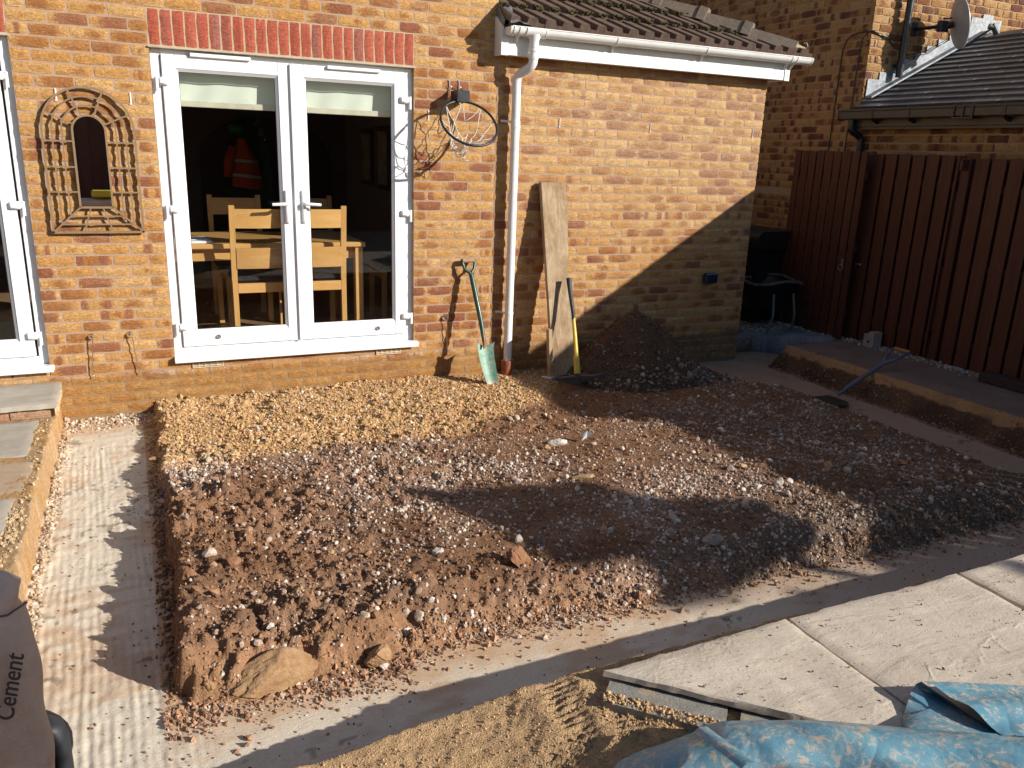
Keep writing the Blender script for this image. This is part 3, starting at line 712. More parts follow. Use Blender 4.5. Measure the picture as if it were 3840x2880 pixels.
# roof tiles
roof_ang = math.atan(.45); RS, RC = math.sin(roof_ang), math.cos(roof_ang)
k = NT('concrete_tile'); p = k.pos(); n = k.noise(16, 6, .7, k.scale(p, (2, 1, 1)))
rnd = k.n('ShaderNodeObjectInfo').outputs['Random']
c = k.mix(k.mapr(n, .3, .7), (.085, .055, .042), (.165, .115, .09)); c = k.mix(k.mapr(rnd, .7, 1, 0, .4), c, (.15, .085, .062)); c = k.mix(k.mapr(k.noise(7, 7, .75, p), .6, .7, 0, .5), c, (.035, .04, .02))
k.col(c); M['tile'] = k.set(.9, 0, .2, k.bump(k.noise(120, 4, .7, p), .5, .004))
k = NT('moss'); p = k.pos(); k.col(k.mix(k.mapr(k.noise(60, 4, .7, p), .4, .6), (.035, .035, .018), (.10, .10, .04))); M['moss'] = k.set(1.0, 0, .1, k.bump(k.noise(150, 4, .7, p), 1.0, .01))
roof = MB(); zr0 = 2.432; yr0 = -.135
apex = 1.25
def rp(x, s, h=0.0):  # point on the front slope: s metres up the slope, h above it
    return (x, yr0 + s * RC - h * RS, zr0 + s * RS + h * RC)
L_ = 3.0
def hipx(s): return 5.345 - s * RC
V = [rp(2.47, 0), rp(hipx(0), 0), rp(hipx(2.3), 2.3), rp(2.47, 2.3)]
base = MB().add(V + [(v[0], v[1], v[2] - .02) for v in V], [(0, 1, 2, 3), (4, 7, 6, 5), (0, 4, 5, 1), (1, 5, 6, 2), (2, 6, 7, 3), (3, 7, 4, 0)]).build('roof', simple('roof_deck', (.05, .04, .035), .9), ext)
# side slope behind the hip
V = [(hipx(0), yr0, zr0), (hipx(0) + .0, 4.2, zr0), (hipx(2.3), 4.2 - 0, rp(0, 2.3)[2]), rp(hipx(2.3), 2.3)]
MB().add(V, [(0, 1, 2, 3)]).build('side_slope', M['tile'], base)
def tile_mesh(seed):
    r = random.Random(seed); prof = []   # across x, 0.30 wide, two ribs
    w_ = .298
    for (x, h) in ((0, .0), (.004, .030), (.010, .038), (.082, .040), (.094, .012), (.100, .002), (.144, .002), (.150, .006), (.155, .034), (.162, .040), (.232, .040), (.244, .012), (.250, .002), (.290, .002), (.298, .004)): prof.append((x, h))
    V = []; F = []; n_ = len(prof); L = .43
    for s, dz in ((0, .040), (L, -.004)):
        for (x, h) in prof: V.append((x, s + r.uniform(-.001, .001), h + dz + r.uniform(-.0012, .0012)))
    for i in range(n_ - 1): F.append((i, i + 1, n_ + i + 1, n_ + i))
    b = len(V)
    for (x, h) in prof: V.append((x, r.uniform(-.002, .002), h * .4 - .004))
    for i in range(n_ - 1): F.append((b + i, b + i + 1, i + 1, i))
    me = bpy.data.meshes.new('roof_tile'); me.from_pydata(V, [], F); me.materials.append(M['tile']); return me
tms = [tile_mesh(i) for i in range(6)]
Mt = Matrix(((1, 0, 0), (0, RC, -RS), (0, RS, RC)))
moss = MB()
for row in range(6):
    s0 = .0 if row == 0 else -.055 + .385 * row
    if row == 0: s0 = -.055
    x = 2.47 - .09 * (row % 2)
    while x < hipx(s0) - .05:
        o = bpy.data.objects.new('roof_tile', tms[random.randrange(6)]); COL.objects.link(o); o.parent = base
        P = Vector(rp(x, s0, 0)) + Vector((random.uniform(-.002, .002), 0, random.uniform(0, .003)))
        o.matrix_local = Matrix.Translation(P - wloc(base)) @ Mt.to_4x4()
        if row > 0:
            for kx in np.arange(0, .3, .014):
                if random.random() < .9:
                    r = random.uniform(.007, .018); rib = (kx % .15) < .09
                    c_ = Vector(rp(x + kx, s0 + random.uniform(-.012, .004), (.072 if rib else .030) + random.uniform(-.024, .006)))
                    moss.box(c_.x - r * 1.1, c_.x + r * 1.1, c_.y - r, c_.y + r, c_.z - r * .7, c_.z + r * .6, ch=r * .4)
        x += .30
ms = moss.build('tile_moss', M['moss'], base); ms['kind'] = 'stuff'
# hip tiles, bedding mortar
hd = Vector((-RC, RC, RS)).normalized(); h0 = Vector((hipx(0) + .0, yr0 - .0, zr0 + .035))
ridgem = simple('hip_tile_concrete', (.20, .155, .115), .9, var=.2, scale=30, dirt=(.07, .06, .04), dirt_amt=.5, bump=.6)
bed = simple('bedding_mortar', (.17, .14, .10), .95, var=.4, scale=20, bump=.8, dirt=(.04, .04, .03), dirt_amt=.7)
side = Vector((1, 1, 0)).normalized(); up_ = hd.cross(side).normalized()
if up_.z < 0: up_ = -up_
for i in range(6):
    a = h0 + hd * (.02 + i * .43); L = .47; V = []
    for s, lift in ((0, .035 if i else .015), (L, .0)):
        for (u, h) in ((-.118, -.055), (-.065, .050), (.065, .050), (.118, -.055), (.098, -.055), (.055, .034), (-.055, .034), (-.098, -.055)):
            V.append(a + hd * s + side * u + up_ * (h + lift + .015))
    F = [(j, (j + 1) % 8, (j + 1) % 8 + 8, j + 8) for j in range(8)] + [(0, 7, 6, 1), (1, 6, 5, 2), (2, 5, 4, 3), (8, 9, 14, 15), (9, 10, 13, 14), (10, 11, 12, 13)]
    ht = MB().add(V, F).build('hip_tile', ridgem, base)
    if i:  # raised collar where tiles overlap
        V = []
        for s in (-.005, .075):
            for (u, h) in ((-.130, -.055), (-.072, .062), (.072, .062), (.130, -.055)): V.append(a + hd * s + side * u + up_ * (h + .048))
        MB().add(V, [(0, 1, 5, 4), (1, 2, 6, 5), (2, 3, 7, 6), (0, 3, 2, 1), (4, 5, 6, 7)]).build('collar', ridgem, ht)
V = []; nn = 60
for i in range(nn + 1):
    a = h0 + hd * (2.5 * i / nn)
    for (u, h) in ((-.15 + random.uniform(-.012, .012), -.10), (-.095 + random.uniform(-.01, .01), -.035 + random.uniform(-.008, .008)), (-.07, .03), (.07, .03), (.14, -.10)): V.append(a + side * u + up_ * h)
F = [(i * 5 + j, i * 5 + j + 1, (i + 1) * 5 + j + 1, (i + 1) * 5 + j) for i in range(nn) for j in range(4)] + [(4, 3, 2, 1, 0)]
MB().add(V, F).build('bedding', bed, base)
MB().prism([(h0.x - .12, h0.z - .05), (h0.x + .09, h0.z - .05), (h0.x + .07, h0.z + .04), (h0.x - .03, h0.z + .065)], 1, h0.y - .028, h0.y + .02).build('hip_end_mortar', simple('lichen_mortar', (.36, .32, .20), .95, var=.4, scale=40, bump=.8), base)
# hip iron
MB().tube([(5.40, -.10, 2.50), (5.46, -.12, 2.50), (5.475, -.125, 2.53), (5.46, -.12, 2.555), (5.435, -.115, 2.55)], .004, 6).build('hip_iron', M['steel'], base)
# lead flashing against the house flank
lead = NT('lead'); p = lead.pos(); n = lead.noise(14, 6, .7, p, .8); lead.col(lead.mix(lead.mapr(n, .35, .65), (.12, .135, .155), (.27, .285, .30))); M['lead'] = lead.set(.55, .35, .5, lead.bump(lead.noise(22, 4, .6, p), .4, .01))
V = []; nn = 26; cr = [(-.012, .10), (-.012, .045), (.02, .042), (.06, .05), (.10, .036), (.15, .043), (.185, .030)]
for i in range(nn + 1):
    s = -.10 + 2.4 * i / nn
    for (u, h) in cr:
        q = rp(2.475 + u + (random.uniform(-.006, .006) if u > .1 else 0), s, h + .012 * math.sin(i * .9 + u * 20) * (u > 0)); V.append(q)
m_ = len(cr); F = [(i * m_ + j, i * m_ + j + 1, (i + 1) * m_ + j + 1, (i + 1) * m_ + j) for i in range(nn) for j in range(m_ - 1)]
q = MB().add(V, F).build('lead_flashing', M['lead'], base, smooth=True)
MB().prism([(-.10, 2.44), (-.125, 2.415), (-.16, 2.46), (-.05, 2.56), (0.0, 2.56), (.03, 2.52)], 0, 2.455, 2.462).build('flashing_end', M['lead'], base)

# ================================================================== NEIGHBOUR'S HOUSE
NX, NY = 6.667, .27  # house and garage coordinates scaled about the camera, results written in as literals
nh = thing('neighbour_house', 'tall mottled brick house beyond the fence with a shaded side wall', 'house', (NX, NY, -.40))
mb = MB(); mb.box(NX + .009, 11.006, NY + .009, 7.654, -.42, 6.2); nw = mb.build('wall', M['mortar2'], nh)
cells = wall_cells(NY + .0, 5.2, 1.2, 4.6, phase=.05, ztop=3.033); cells = [(c[0], c[1], c[2], c[3]) for c in cells]
cells += wall_cells(NY + .0, 5.2, -.42, 1.2, phase=.05, ztop=3.033)
vis_side = [(-c[0], c[1], c[2], c[3]) for c in cells]
lay_bricks(nw, vis_side, ((NX + .005, 0, 0), (0, -1, 0), -math.pi / 2), M['brick2'], 210)
cells = wall_cells(NX, 10.144, 1.883, 4.6, phase=.02, ztop=3.033)
lay_bricks(nw, cells, ((0, NY + .005, 0), (1, 0, 0), 0.0), M['brick2'], 90)
MB().prism([(6.409, 6.2), (8.803, 7.845), (11.198, 6.2)], 1, NY - .3, 7.941).build('roof', M['tile'], nh)
# stepped lead flashing and soakers
rz = lambda x: 2.161 + .484 * (x - 6.677)      # garage roof line on that wall
lf = MB(); x = 6.715; stepx = .155
for i in range(11):
    a = 6.696 + i * stepx; zt = rz(a + stepx) + .145 - (.0 if i else .02)
    zt = 3.033 - .075 * round((3.033 - zt) / .075)
    lf.prism([(a, rz(a) - .01), (a + stepx - .001, rz(a + stepx) - .01), (a + stepx - .001, zt), (a, zt)], 1, NY - .014, NY - .002)
lf.prism([(8.066, rz(8.066) - .01), (8.229, rz(8.229) - .01), (8.545, rz(8.229) - .10), (8.545, 3.066), (8.066, 3.066)], 1, NY - .016, NY - .003)
lf.build('stepped_flashing', M['lead'], nh)
MB().box(NX + .02, 8.238, NY - .10, NY - .017, 0, .02, Matrix.Translation((0, 0, rz(NX) - .484 * 0)) @ Matrix(((1, 0, 0, 0), (0, 1, 0, 0), (.484, 0, 1, -.484 * NX), (0, 0, 0, 1)))).build('cover_flashing', M['lead'], nh)
blackpvc = simple('black_plastic', (.014, .015, .018), .3, spec=.6)
nd = thing('black_downpipe', 'black downpipe on the sunlit neighbour wall ending above the slate roof', 'downpipe', (7.050, NY - .06, 2.401))
mb = MB(); mb.tube([(7.050, NY - .075, 2.391), (7.052, NY - .075, 5.2)], .034, 20, caps=False); mb.tube([(7.050, NY - .075, 2.396), (7.050, NY - .075, 5.2)], .030, 20, caps=False); mb.build('pipe', blackpvc, nd, auto=50)
for z in (2.477, 3.272): mb = MB(); mb.tube([(7.050, NY - .075, z), (7.050, NY - .075, z + .06)], .040, 20); mb.box(7.022, 7.079, NY - .05, NY - .002, z + .01, z + .04); mb.build('pipe_clip', blackpvc, nd, auto=50)

# satellite dish
sd = thing('satellite_dish', 'grey satellite dish on a black wall bracket seen edge on', 'satellite dish', (7.290, NY, 2.880))
dc = Vector((7.462, NY - .33, 2.908)); dn = Vector((.93, -.52, .22)).normalized()   # facing direction
e1 = dn.cross(Vector((0, 0, 1))).normalized(); e2 = e1.cross(dn).normalized()
V = []; F = []; rings = 10; seg = 36
for i in range(rings + 1):
    r = i / rings
    for j in range(seg):
        a = 2 * math.pi * j / seg; V.append(dc + e1 * (.215 * r * math.cos(a)) + e2 * (.245 * r * math.sin(a)) + dn * (.055 * r * r - .03))
for i in range(rings):
    for j in range(seg): F.append((i * seg + j, i * seg + (j + 1) % seg, (i + 1) * seg + (j + 1) % seg, (i + 1) * seg + j))
b_ = len(V)
for i in range(rings + 1):
    r = i / rings
    for j in range(seg):
        a = 2 * math.pi * j / seg; V.append(dc + e1 * (.218 * r * math.cos(a)) + e2 * (.248 * r * math.sin(a)) + dn * (.055 * r * r - .038))
for i in range(rings):
    for j in range(seg): F.append((b_ + i * seg + j, b_ + (i + 1) * seg + j, b_ + (i + 1) * seg + (j + 1) % seg, b_ + i * seg + (j + 1) % seg))
for j in range(seg): F.append((rings * seg + j, rings * seg + (j + 1) % seg, b_ + rings * seg + (j + 1) % seg, b_ + rings * seg + j))
MB().add(V, F).build('reflector', simple('dish_grey', (.36, .39, .42), .5, .1), sd, smooth=True, auto=60)
mb = MB(); bk = dc - dn * .05
mb.tube([bk, bk - dn * .07 + Vector((0, 0, -.01))], .035, 10); mb.tube([bk - dn * .07, Vector((7.271, NY - .20, 2.870)), Vector((7.252, NY - .01, 2.870))], .018, 8)
mb.box(7.213, 7.290, NY - .012, NY - .001, 2.803, 2.937, ch=.003); mb.box(7.271, 7.386, NY - .30, NY - .24, 2.822, 2.927, ch=.01); mb.tube([bk + e2 * .06, bk - dn * .09 + e2 * .07], .008, 6)
mb.build('bracket', blackpvc, sd)
arm0 = dc - e2 * .22 + dn * .01; arm1 = dc + dn * .34 - e2 * .10
mb = MB(); mb.tube([arm0, arm0 + dn * .05, arm1], .011, 8); mb.build('feed_arm', blackpvc, sd)
mb = MB(); mb.tube([arm1 - dn * .01 + e2 * .03, arm1 + dn * .02 - e2 * .01 + Vector((.03, 0, -.05))], [.024, .030], 12); mb.tube([arm1, arm1 - dn * .045 + e2 * .02], [.02, .028], 12); mb.build('feed_horn', simple('feed_horn_grey', (.06, .06, .06), .5), sd, auto=50)
mb = MB()
for (dx, dz, r) in ((0, 0, .0035), (.03, -.02, .0035), (.05, .01, .003)):
    mb.tube([bk - dn * .05, bk + Vector((-.02 + dx, .02, -.14)), Vector((7.290 + dx, NY - .14, 2.650 + dz)), Vector((7.175, NY - .04, 2.611 + dz)), Vector((7.079, NY - .02, 2.688))], r, 6)
mb.tube([arm1 - e2 * .02, arm1 - e2 * .08 - dn * .12, arm0 - e2 * .03], .003, 6)
mb.build('coaxial_lead', blackpvc, sd, smooth=True)
cb = MB(); Xc = NX - .006
cb.tube([(Xc + .02, NY - .10, 2.669), (6.868, NY - .012, 2.746), (6.792, NY - .010, 2.774), (NX - .004, NY - .012, 2.793), (Xc, NY + .06, 2.803), (Xc, NY + .15, 2.803), (Xc, NY + .24, 2.793), (Xc, NY + .31, 2.746), (Xc, NY + .345, 2.650), (Xc, NY + .35, 1.2), (Xc, NY + .35, .6)][1:], .006, 8)
cb.tube([(6.983, NY - .012, 2.688), (6.868, NY - .010, 2.765), (NX - .004, NY - .010, 2.803), (Xc, NY + .05, 2.793), (Xc, NY + .10, 2.746), (Xc, NY + .115, 2.554), (Xc, NY + .125, 1.883), (Xc, NY + .125, .6)], .006, 8)
tag(cb.build('aerial_cable', blackpvc, smooth=True), 'pair of black aerial cables looping down the shaded neighbour wall', 'cable')

# ---------------------------------------------------------------- neighbour's garage with slate roof
ng = thing('neighbour_garage', 'single storey neighbour garage with dark slate roof behind the brown fence', 'garage', (6.696, -.5, -.40))
GX = 6.667; GYF = -5.08
mb = MB(); mb.box(GX + .009, 9.761, GYF, NY + .0085, -.42, 1.912); gw = mb.build('wall', M['mortar2'], ng)
cells = wall_cells(GYF + .002, NY - .01, 1.0, 1.912, phase=.09, ztop=1.883)
lay_bricks(gw, [(c[0] * 1, c[1], c[2], c[3]) for c in [(-c[0], c[1], c[2], c[3]) for c in cells]], ((GX + .005, 0, 0), (0, -1, 0), -math.pi / 2), M['brick2'], 300)
browned = simple('black_brown_fascia', (.055, .045, .035), .35, spec=.5)
MB().box(6.562, 6.581, GYF - .02, NY - .01, 1.883, 2.046, ch=.003).build('fascia', browned, ng)
MB().box(6.583, 6.687, GYF - .02, NY - .01, 1.879, 1.888).build('soffit', browned, ng)
MB().box(6.564, 6.579, GYF - .02, NY - .01, 1.857, 1.882, ch=.002).build('bed_mould', browned, ng)
ra = math.atan(.484); rs, rc = math.sin(ra), math.cos(ra)
V = [(6.543, GYF - .03, 2.061), (8.248, GYF - .03, 2.061 + .484 * 1.705), (9.953, GYF - .03, 2.061), (9.953, NY - .001, 2.061), (8.248, NY - .001, 2.061 + .484 * 1.705), (6.543, NY - .001, 2.061)]
V += [(v[0], v[1], v[2] - .05) for v in V]
groof = MB().add(V, [(0, 1, 4, 5), (1, 2, 3, 4), (6, 11, 10, 7), (7, 10, 9, 8), (0, 6, 7, 1), (1, 7, 8, 2), (5, 4, 10, 11), (4, 3, 9, 10), (0, 5, 11, 6), (2, 8, 9, 3)]).build('roof', bpy.data.materials['roof_deck'], ng)
MB().prism([(GX + .02, 1.912), (8.248, 2.669), (9.751, 1.912)], 1, GYF, GYF + .1).build('gable', M['mortar2'], ng)
k = NT('slate'); p = k.pos(); rnd = k.n('ShaderNodeObjectInfo').outputs['Random']; n = k.noise(12, 5, .6, p)
k.col(k.mix(k.mapr(k.math('ADD', k.math('MULTIPLY', n, .6), k.math('MULTIPLY', rnd, .4)), .3, .7), (.060, .060, .066), (.115, .112, .115))); M['slate'] = k.set(k.mapr(n, .3, .7, .42, .6), 0, .5, k.bump(k.noise(60, 4, .6, p), .15, .003))
def slate_mesh(seed, w_=.305, L=.30, th=.022):
    r = random.Random(seed); e = lambda: r.uniform(-.0025, .0025)
    mb = MB(); V = [(0, 0 + e(), th), (0, w_ - .005 + e(), th), (L, w_ - .005, 0), (L, 0, 0), (0, 0, th * .15), (0, w_ - .005, th * .15), (L, w_ - .005, -.004), (L, 0, -.004)]
    mb.add(V, [(0, 1, 2, 3), (0, 4, 5, 1), (1, 5, 6, 2), (3, 2, 6, 7), (0, 3, 7, 4), (4, 7, 6, 5)])
    me = bpy.data.meshes.new('slate'); me.from_pydata(mb.v, [], mb.f); me.materials.append(M['slate']); return me
slm = [slate_mesh(i) for i in range(5)]; halfm = slate_mesh(9, .155)
Ms = Matrix(((rc, 0, -rs), (0, 1, 0), (rs, 0, rc)))
slen = 1.705 / rc; gauge = slen / 14
for row in range(14):
    s = row * gauge - .015; y = GYF - .03 - (.0 if row % 2 else .152)
    while y < NY - .02:
        yy = max(y, GYF - .03); wd = min(y + .305, NY - .01) - yy
        if wd > .05:
            o = bpy.data.objects.new('slate', slm[random.randrange(5)]); COL.objects.link(o); o.parent = groof
            o.matrix_local = Matrix.Translation(Vector((6.543 + s * rc, yy, 2.064 + s * rs + random.uniform(0, .0015))) - wloc(groof)) @ Ms.to_4x4() @ Matrix.Diagonal((gauge * 1.35 / .30, wd / .305, 1, 1))
        y += .305
y = GYF - .03
while y < NY - .05:
    l_ = min(.40, NY - .02 - y); mb = MB()
    for sx in (-1, 1):
        V = [(8.248, y, 2.915), (8.248 + sx * .14, y, 2.913 - .484 * .14 + .01), (8.248 + sx * .14, y + l_ - .006, 2.913 - .484 * .14 + .006), (8.248, y + l_ - .006, 2.909)]
        V += [(v[0], v[1], v[2] - .018) for v in V]; mb.add(V, [(0, 1, 2, 3), (4, 7, 6, 5), (0, 4, 5, 1), (1, 5, 6, 2), (2, 6, 7, 3)])
    mb.build('ridge_tile', M['slate'], groof); y += .40
# ogee gutter in black/brown
gg = thing('black_gutter', 'dark brown square gutter along the slate roof eave', 'gutter', (6.505, -.4, 2.008))
pr_ = [(6.459, 2.051), (6.463, 2.051), (6.463, 2.039), (6.471, 2.027), (6.471, 1.965), (6.490, 1.955), (6.545, 1.955), (6.554, 1.965), (6.554, 2.046), (6.560, 2.046), (6.560, 1.962), (6.547, 1.949), (6.485, 1.949), (6.464, 1.960), (6.464, 2.022), (6.459, 2.035)]
MB().prism(pr_, 1, GYF - .03, NY + .08).build('trough', browned, gg)
MB().box(6.457, 6.562, NY + .0801, NY + .092, 1.943, 2.056, ch=.003).build('stop_end', browned, gg)
for y in (-.065, -.486, -1.425, -2.4, -3.4, -4.4):
    MB().prism([(6.455, 2.054), (6.459, 2.022), (6.460, 1.956), (6.485, 1.943), (6.505, 1.927), (6.560, 1.907), (6.560, 1.947), (6.490, 1.947), (6.463, 1.959), (6.463, 2.022)], 1, y - .014, y + .014).build('bracket', blackpvc, gg)
mb = MB(); 
for dy in (-.09, 0, .09): mb.box(6.453, 6.458, -1.051 + dy - .008, -1.051 + dy + .008, 1.944, 2.058)
mb.box(6.455, 6.560, -1.15, -.95, 1.936, 1.948); mb.build('union', blackpvc, gg)
bp_ = thing('brown_downpipe', 'dark swan neck downpipe at the corner of the slate roofed garage', 'downpipe', (6.600, NY - .1, 1.7))
MB().tube(bendpath([(6.514, NY - .055, 1.951), (6.514, NY - .055, 1.845), (6.624, NY - .10, 1.79), (6.624, NY - .10, 1.2)], .05), .034, 16).build('pipe', blackpvc, bp_, auto=50)

# ================================================================== FENCE, GATE
fw = wood_material('fence_stain', (.062, .019, .010), (.125, .040, .019), (1, 1, .05), 26, .6, .3, .35)
MB_ = {}
fence = thing('board_fence', 'dark red brown vertical board fence along the right side', 'fence', (6.33, -1.2, -.20))
FX = 6.32
def fence_run(root, y0, y1, z0, ztop, x=FX, bw=.123, pitch=.1495, both=True, seed=1):
    r = random.Random(seed); y = y0; tmpl = {}
    i = 0
    while y > y1 + .02:
        w_ = min(bw, y - y1); zt = ztop + r.uniform(-.006, .006)
        MB().box(x + r.uniform(-.003, .003), x + .018, y - w_, y, z0 + r.uniform(-.01, .01), zt, ch=.0015).build('fence_board', fw, root); y -= pitch
    for zz in (z0 + .25, (z0 + ztop) / 2, ztop - .25): MB().box(x + .0215, x + .060, y1, y0, zz - .03, zz + .03).build('rail', fw, root)
    if both:
        y = y0 - pitch / 2 + .02
        while y > y1 + .05:
            w_ = min(bw, y - y1); MB().box(x + .0615, x + .078, y - w_, y, z0, ztop).build('fence_board', fw, root); y -= pitch
def post(root, x, y, z0, z1, s=.09): MB().box(x, x + s, y - s / 2, y + s / 2, z0, z1, ch=.004).build('fence_post', fw, root)
fence_run(fence, -.288, -1.21, -.215, 1.622, seed=3); post(fence, FX - .012, -1.291, -.3, 1.598, .082); fence_run(fence, -1.363, -2.19, -.22, 1.602, seed=4)
post(fence, FX + .03, -.245, -.3, 1.615, .085)
MB().box(FX - .085, FX - .013, -1.305, -1.28, 1.50, 1.59, ch=.003).build('post_block', fw, fence)
fence2 = thing('long_board_fence', 'further brown board fence panels beyond the right edge of the photo', 'fence', (6.6, -5, -.27))
mb_posts = [post(fence2, FX, -2.245 - 1.85 * i, -.3, 1.64) for i in range(5)]
fence_run(fence2, -2.32, -9.6, -.22, 1.63, seed=5)
gate = thing('board_gate', 'red brown board gate standing open beside the fence', 'gate', (6.22, .1, -.2))
gyc = [0.614, 0.517, 0.411, 0.307, 0.197, 0.083, -0.022, -0.145, -0.251]
for i in range(9):
    a = gyc[i] - .006; b = (gyc[i + 1] if i < 8 else -0.341) + .013
    MB().box(6.198 + random.uniform(-.003, .003), 6.217, b, a, -.170 - .02 * (i > 3), 1.642 - .004 * (i % 3), ch=.0015).build('gate_board', fw, gate)
for zz in (.08, .72, 1.42): MB().box(6.2175, 6.25, -0.327, 0.61, zz - .04, zz + .04).build('ledge', fw, gate)
mb = MB(); mb.box(6.188, 6.1955, -.235, -.205, .535, .610, ch=.002); mb.build('latch_plate', M['steel'], gate)
mb = MB(); mb.tube([(6.180, -.219 + .027 * math.sin(t), .555 - .03 + .028 * math.cos(t)) for t in np.linspace(0, 2 * math.pi, 18)], .0045, 6, caps=False); mb.build('ring_handle', M['steel'], gate, smooth=True)
MB().box(6.225, 6.245, -.42, -.345, .57, .59, ch=.002).build('bolt', M['chrome'], gate)

# passage: bin and mortar barrow
bin_ = thing('wheelie_bin', 'black wheelie bin standing in the dark side passage', 'bin', (6.07, .87, -.2))
bm_ = simple('black_bin_plastic', (.008, .009, .009), .5)
V = []; F = []
for (z, a, b) in ((-.20, .20, .22), (.55, .26, .28), (.60, .28, .31), (.62, .28, .31)):
    V += [(6.07 - a, 0.87 - b, z), (6.07 + a, 0.87 - b, z), (6.07 + a, 0.87 + b, z), (6.07 - a, 0.87 + b, z)]
for i in range(3):
    for j in range(4): F.append((i * 4 + j, i * 4 + (j + 1) % 4, (i + 1) * 4 + (j + 1) % 4, (i + 1) * 4 + j))
F.append((3, 2, 1, 0)); F.append((12, 13, 14, 15)); MB().add(V, F).build('body', bm_, bin_)
pl_ = [(-.30, .621)] + [(-.30 + .08 * (1 - math.cos(t)), .70 + .10 * math.sin(t)) for t in np.linspace(0, math.pi / 2, 6)] + [(.30 - .08 * (1 - math.cos(t)), .72 + .09 * math.sin(t)) for t in np.linspace(math.pi / 2, 0, 6)] + [(.30, .621)]
MB().prism([(6.07 + a, b) for a, b in pl_], 1, .54, 1.20).build('lid', bm_, bin_, auto=40)
for sx in (-.22, .22): mb = MB(); mb.lathe([(0, -.025), (.09, -.025), (.10, -.015), (.10, .015), (.09, .025), (0, .025)], (6.07 + sx, 1.13, -.11), 'x', 18); mb.build('wheel', bm_, bin_)
wb = thing('wheelbarrow', 'mortar crusted wheelbarrow parked in the dark passage by the bin', 'wheelbarrow', (5.80, .38, -.25))
crust = simple('mortar_crust', (.09, .085, .075), .95, var=.4, scale=20, bump=.8)
V = []; F = []; nn = 20
for (z, a, b, wv) in ((.02, .17, .16, 0), (.30, .30, .27, .02), (.325, .31, .28, .02)):
    for j in range(nn):
        t_ = 2 * math.pi * j / nn; c_, s_ = math.cos(t_), math.sin(t_); r_ = 1 / (abs(c_) ** 4 + abs(s_) ** 4) ** .25
        V.append((5.80 + a * c_ * r_, 0.37 + b * s_ * r_, z + wv * math.sin(3 * t_)))
for i in range(2):
    for j in range(nn): F.append((i * nn + j, i * nn + (j + 1) % nn, (i + 1) * nn + (j + 1) % nn, (i + 1) * nn + j))
F.append(tuple(range(nn)))
tray = MB().add(V, F).build('tray', bm_, wb, smooth=True)
mb = MB(); mb.tube([(V[2 * nn + j][0], V[2 * nn + j][1], V[2 * nn + j][2]) for j in range(nn)] + [V[2 * nn]], .022, 8, caps=False, flat=.7); mb.build('crusted_rim', crust, tray, smooth=True)
for sx in (-.13, .13):
    mb = MB(); mb.tube([(5.80 + sx, .11, .22), (5.80 + sx * 1.1, .07, .0), (5.80 + sx * 1.3, .11, -.20)], .013, 8); mb.build('leg', simple('galvanised', (.14, .15, .16), .5, .3), wb)
mb = MB(); mb.lathe([(.10, -.03), (.17, -.035), (.19, 0), (.17, .035), (.10, .03)], (5.88, .69, -.02), 'x', 24); mb.build('tyre', M['seal'], wb, smooth=True)

# ================================================================== helpers for placing from image pixel positions
def ray(px, py): return Vector(CR.T @ np.array([(px - 1920) / 3000.1, (py - 1440) / 3000.1, 1.0]))
def onz(x, y, z, s=1.736):
    d = ray(x * s, y * s); t_ = (z - CAM[2]) / d.z; return Vector(CAM) + d * t_
def ony(x, y, yy, s=1.736):
    d = ray(x * s, y * s); t_ = (yy - CAM[1]) / d.y; return Vector(CAM) + d * t_

# ================================================================== TRENCH FLOOR
def floor_h(x, y):
    h = -.402 + .006 * fbm(x, y, .5, 3, 3) + .002 * fbm(x, y, .05, 3, 9)
    g = sstep(-.05, -.25, x) * sstep(-.35, -.75, y)
    gx_ = x + .012 * fbm(x, y, .6, 2, 14) + y * .035
    wx = gx_ + .010 * fbm(x, y * .5, .15, 3, 68)
    h += g * .0012 * (np.sin(wx * 2 * np.pi / .031) * (vnoise(x, y * .35, .09, 5) ** 1.5) * 1.6 + .8 * np.sin(wx * 2 * np.pi / .052 + 1) * vnoise(x * 1.3, y * .3, .14, 66))
    h += g * (.0035 * fbm(x, y * .45, .035, 3, 67) + .0030 * fbm(x * .5, y * 1.6, .05, 3, 69))
    h += .012 * sstep(-.30, .0, y) * (vnoise(x, y, .03, 7)) * (x < 0)
    h += .03 * np.clip(fbm(x, y, .07, 3, 21), 0, 1) * sstep(-.62, -.74, x)
    return h
gx, gy = np.meshgrid(np.concatenate([np.arange(-.80, -.1, .0055), np.arange(-.1, 5.75, .016)]), np.arange(-4.6, .62, .013))
h = floor_h(gx, gy)
pale = np.array([.68, .61, .49]); tan_ = np.array([.52, .34, .20]); pink = np.array([.31, .225, .175]); dk = np.array([.18, .12, .09])
n1 = sstep(.42, .72, vnoise(gx, gy, .30, 2) * .6 + vnoise(gx * 1, gy * 2.5, .08, 4) * .4)
edge = sstep(.30, 0, -.22 - gx) * (gx < .1) * 0 + sstep(-3.78, -3.5, gy) * (gx > -.25) + sstep(-.45, -.10, gy) * (gx < 0)
c_ = pale[None, None] * (1 - .6 * n1[..., None]) + tan_[None, None] * .6 * n1[..., None]
e_ = np.clip(edge * (.4 + .9 * vnoise(gx, gy, .12, 8)), 0, .9)[..., None]; c_ = c_ * (1 - e_) + tan_ * e_
r_ = sstep(1.5, 3.2, gx)[..., None] * .75; c_ = c_ * (1 - r_) + pink * r_
sp = (vnoise(gx, gy, .03, 31) * vnoise(gx, gy, .2, 33) > .62)[..., None]; c_ = np.where(sp, c_ * .55, c_)
k = NT('trench_floor'); p = k.pos(); c = k.attr('Col'); n = k.noise(70, 6, .75, p)
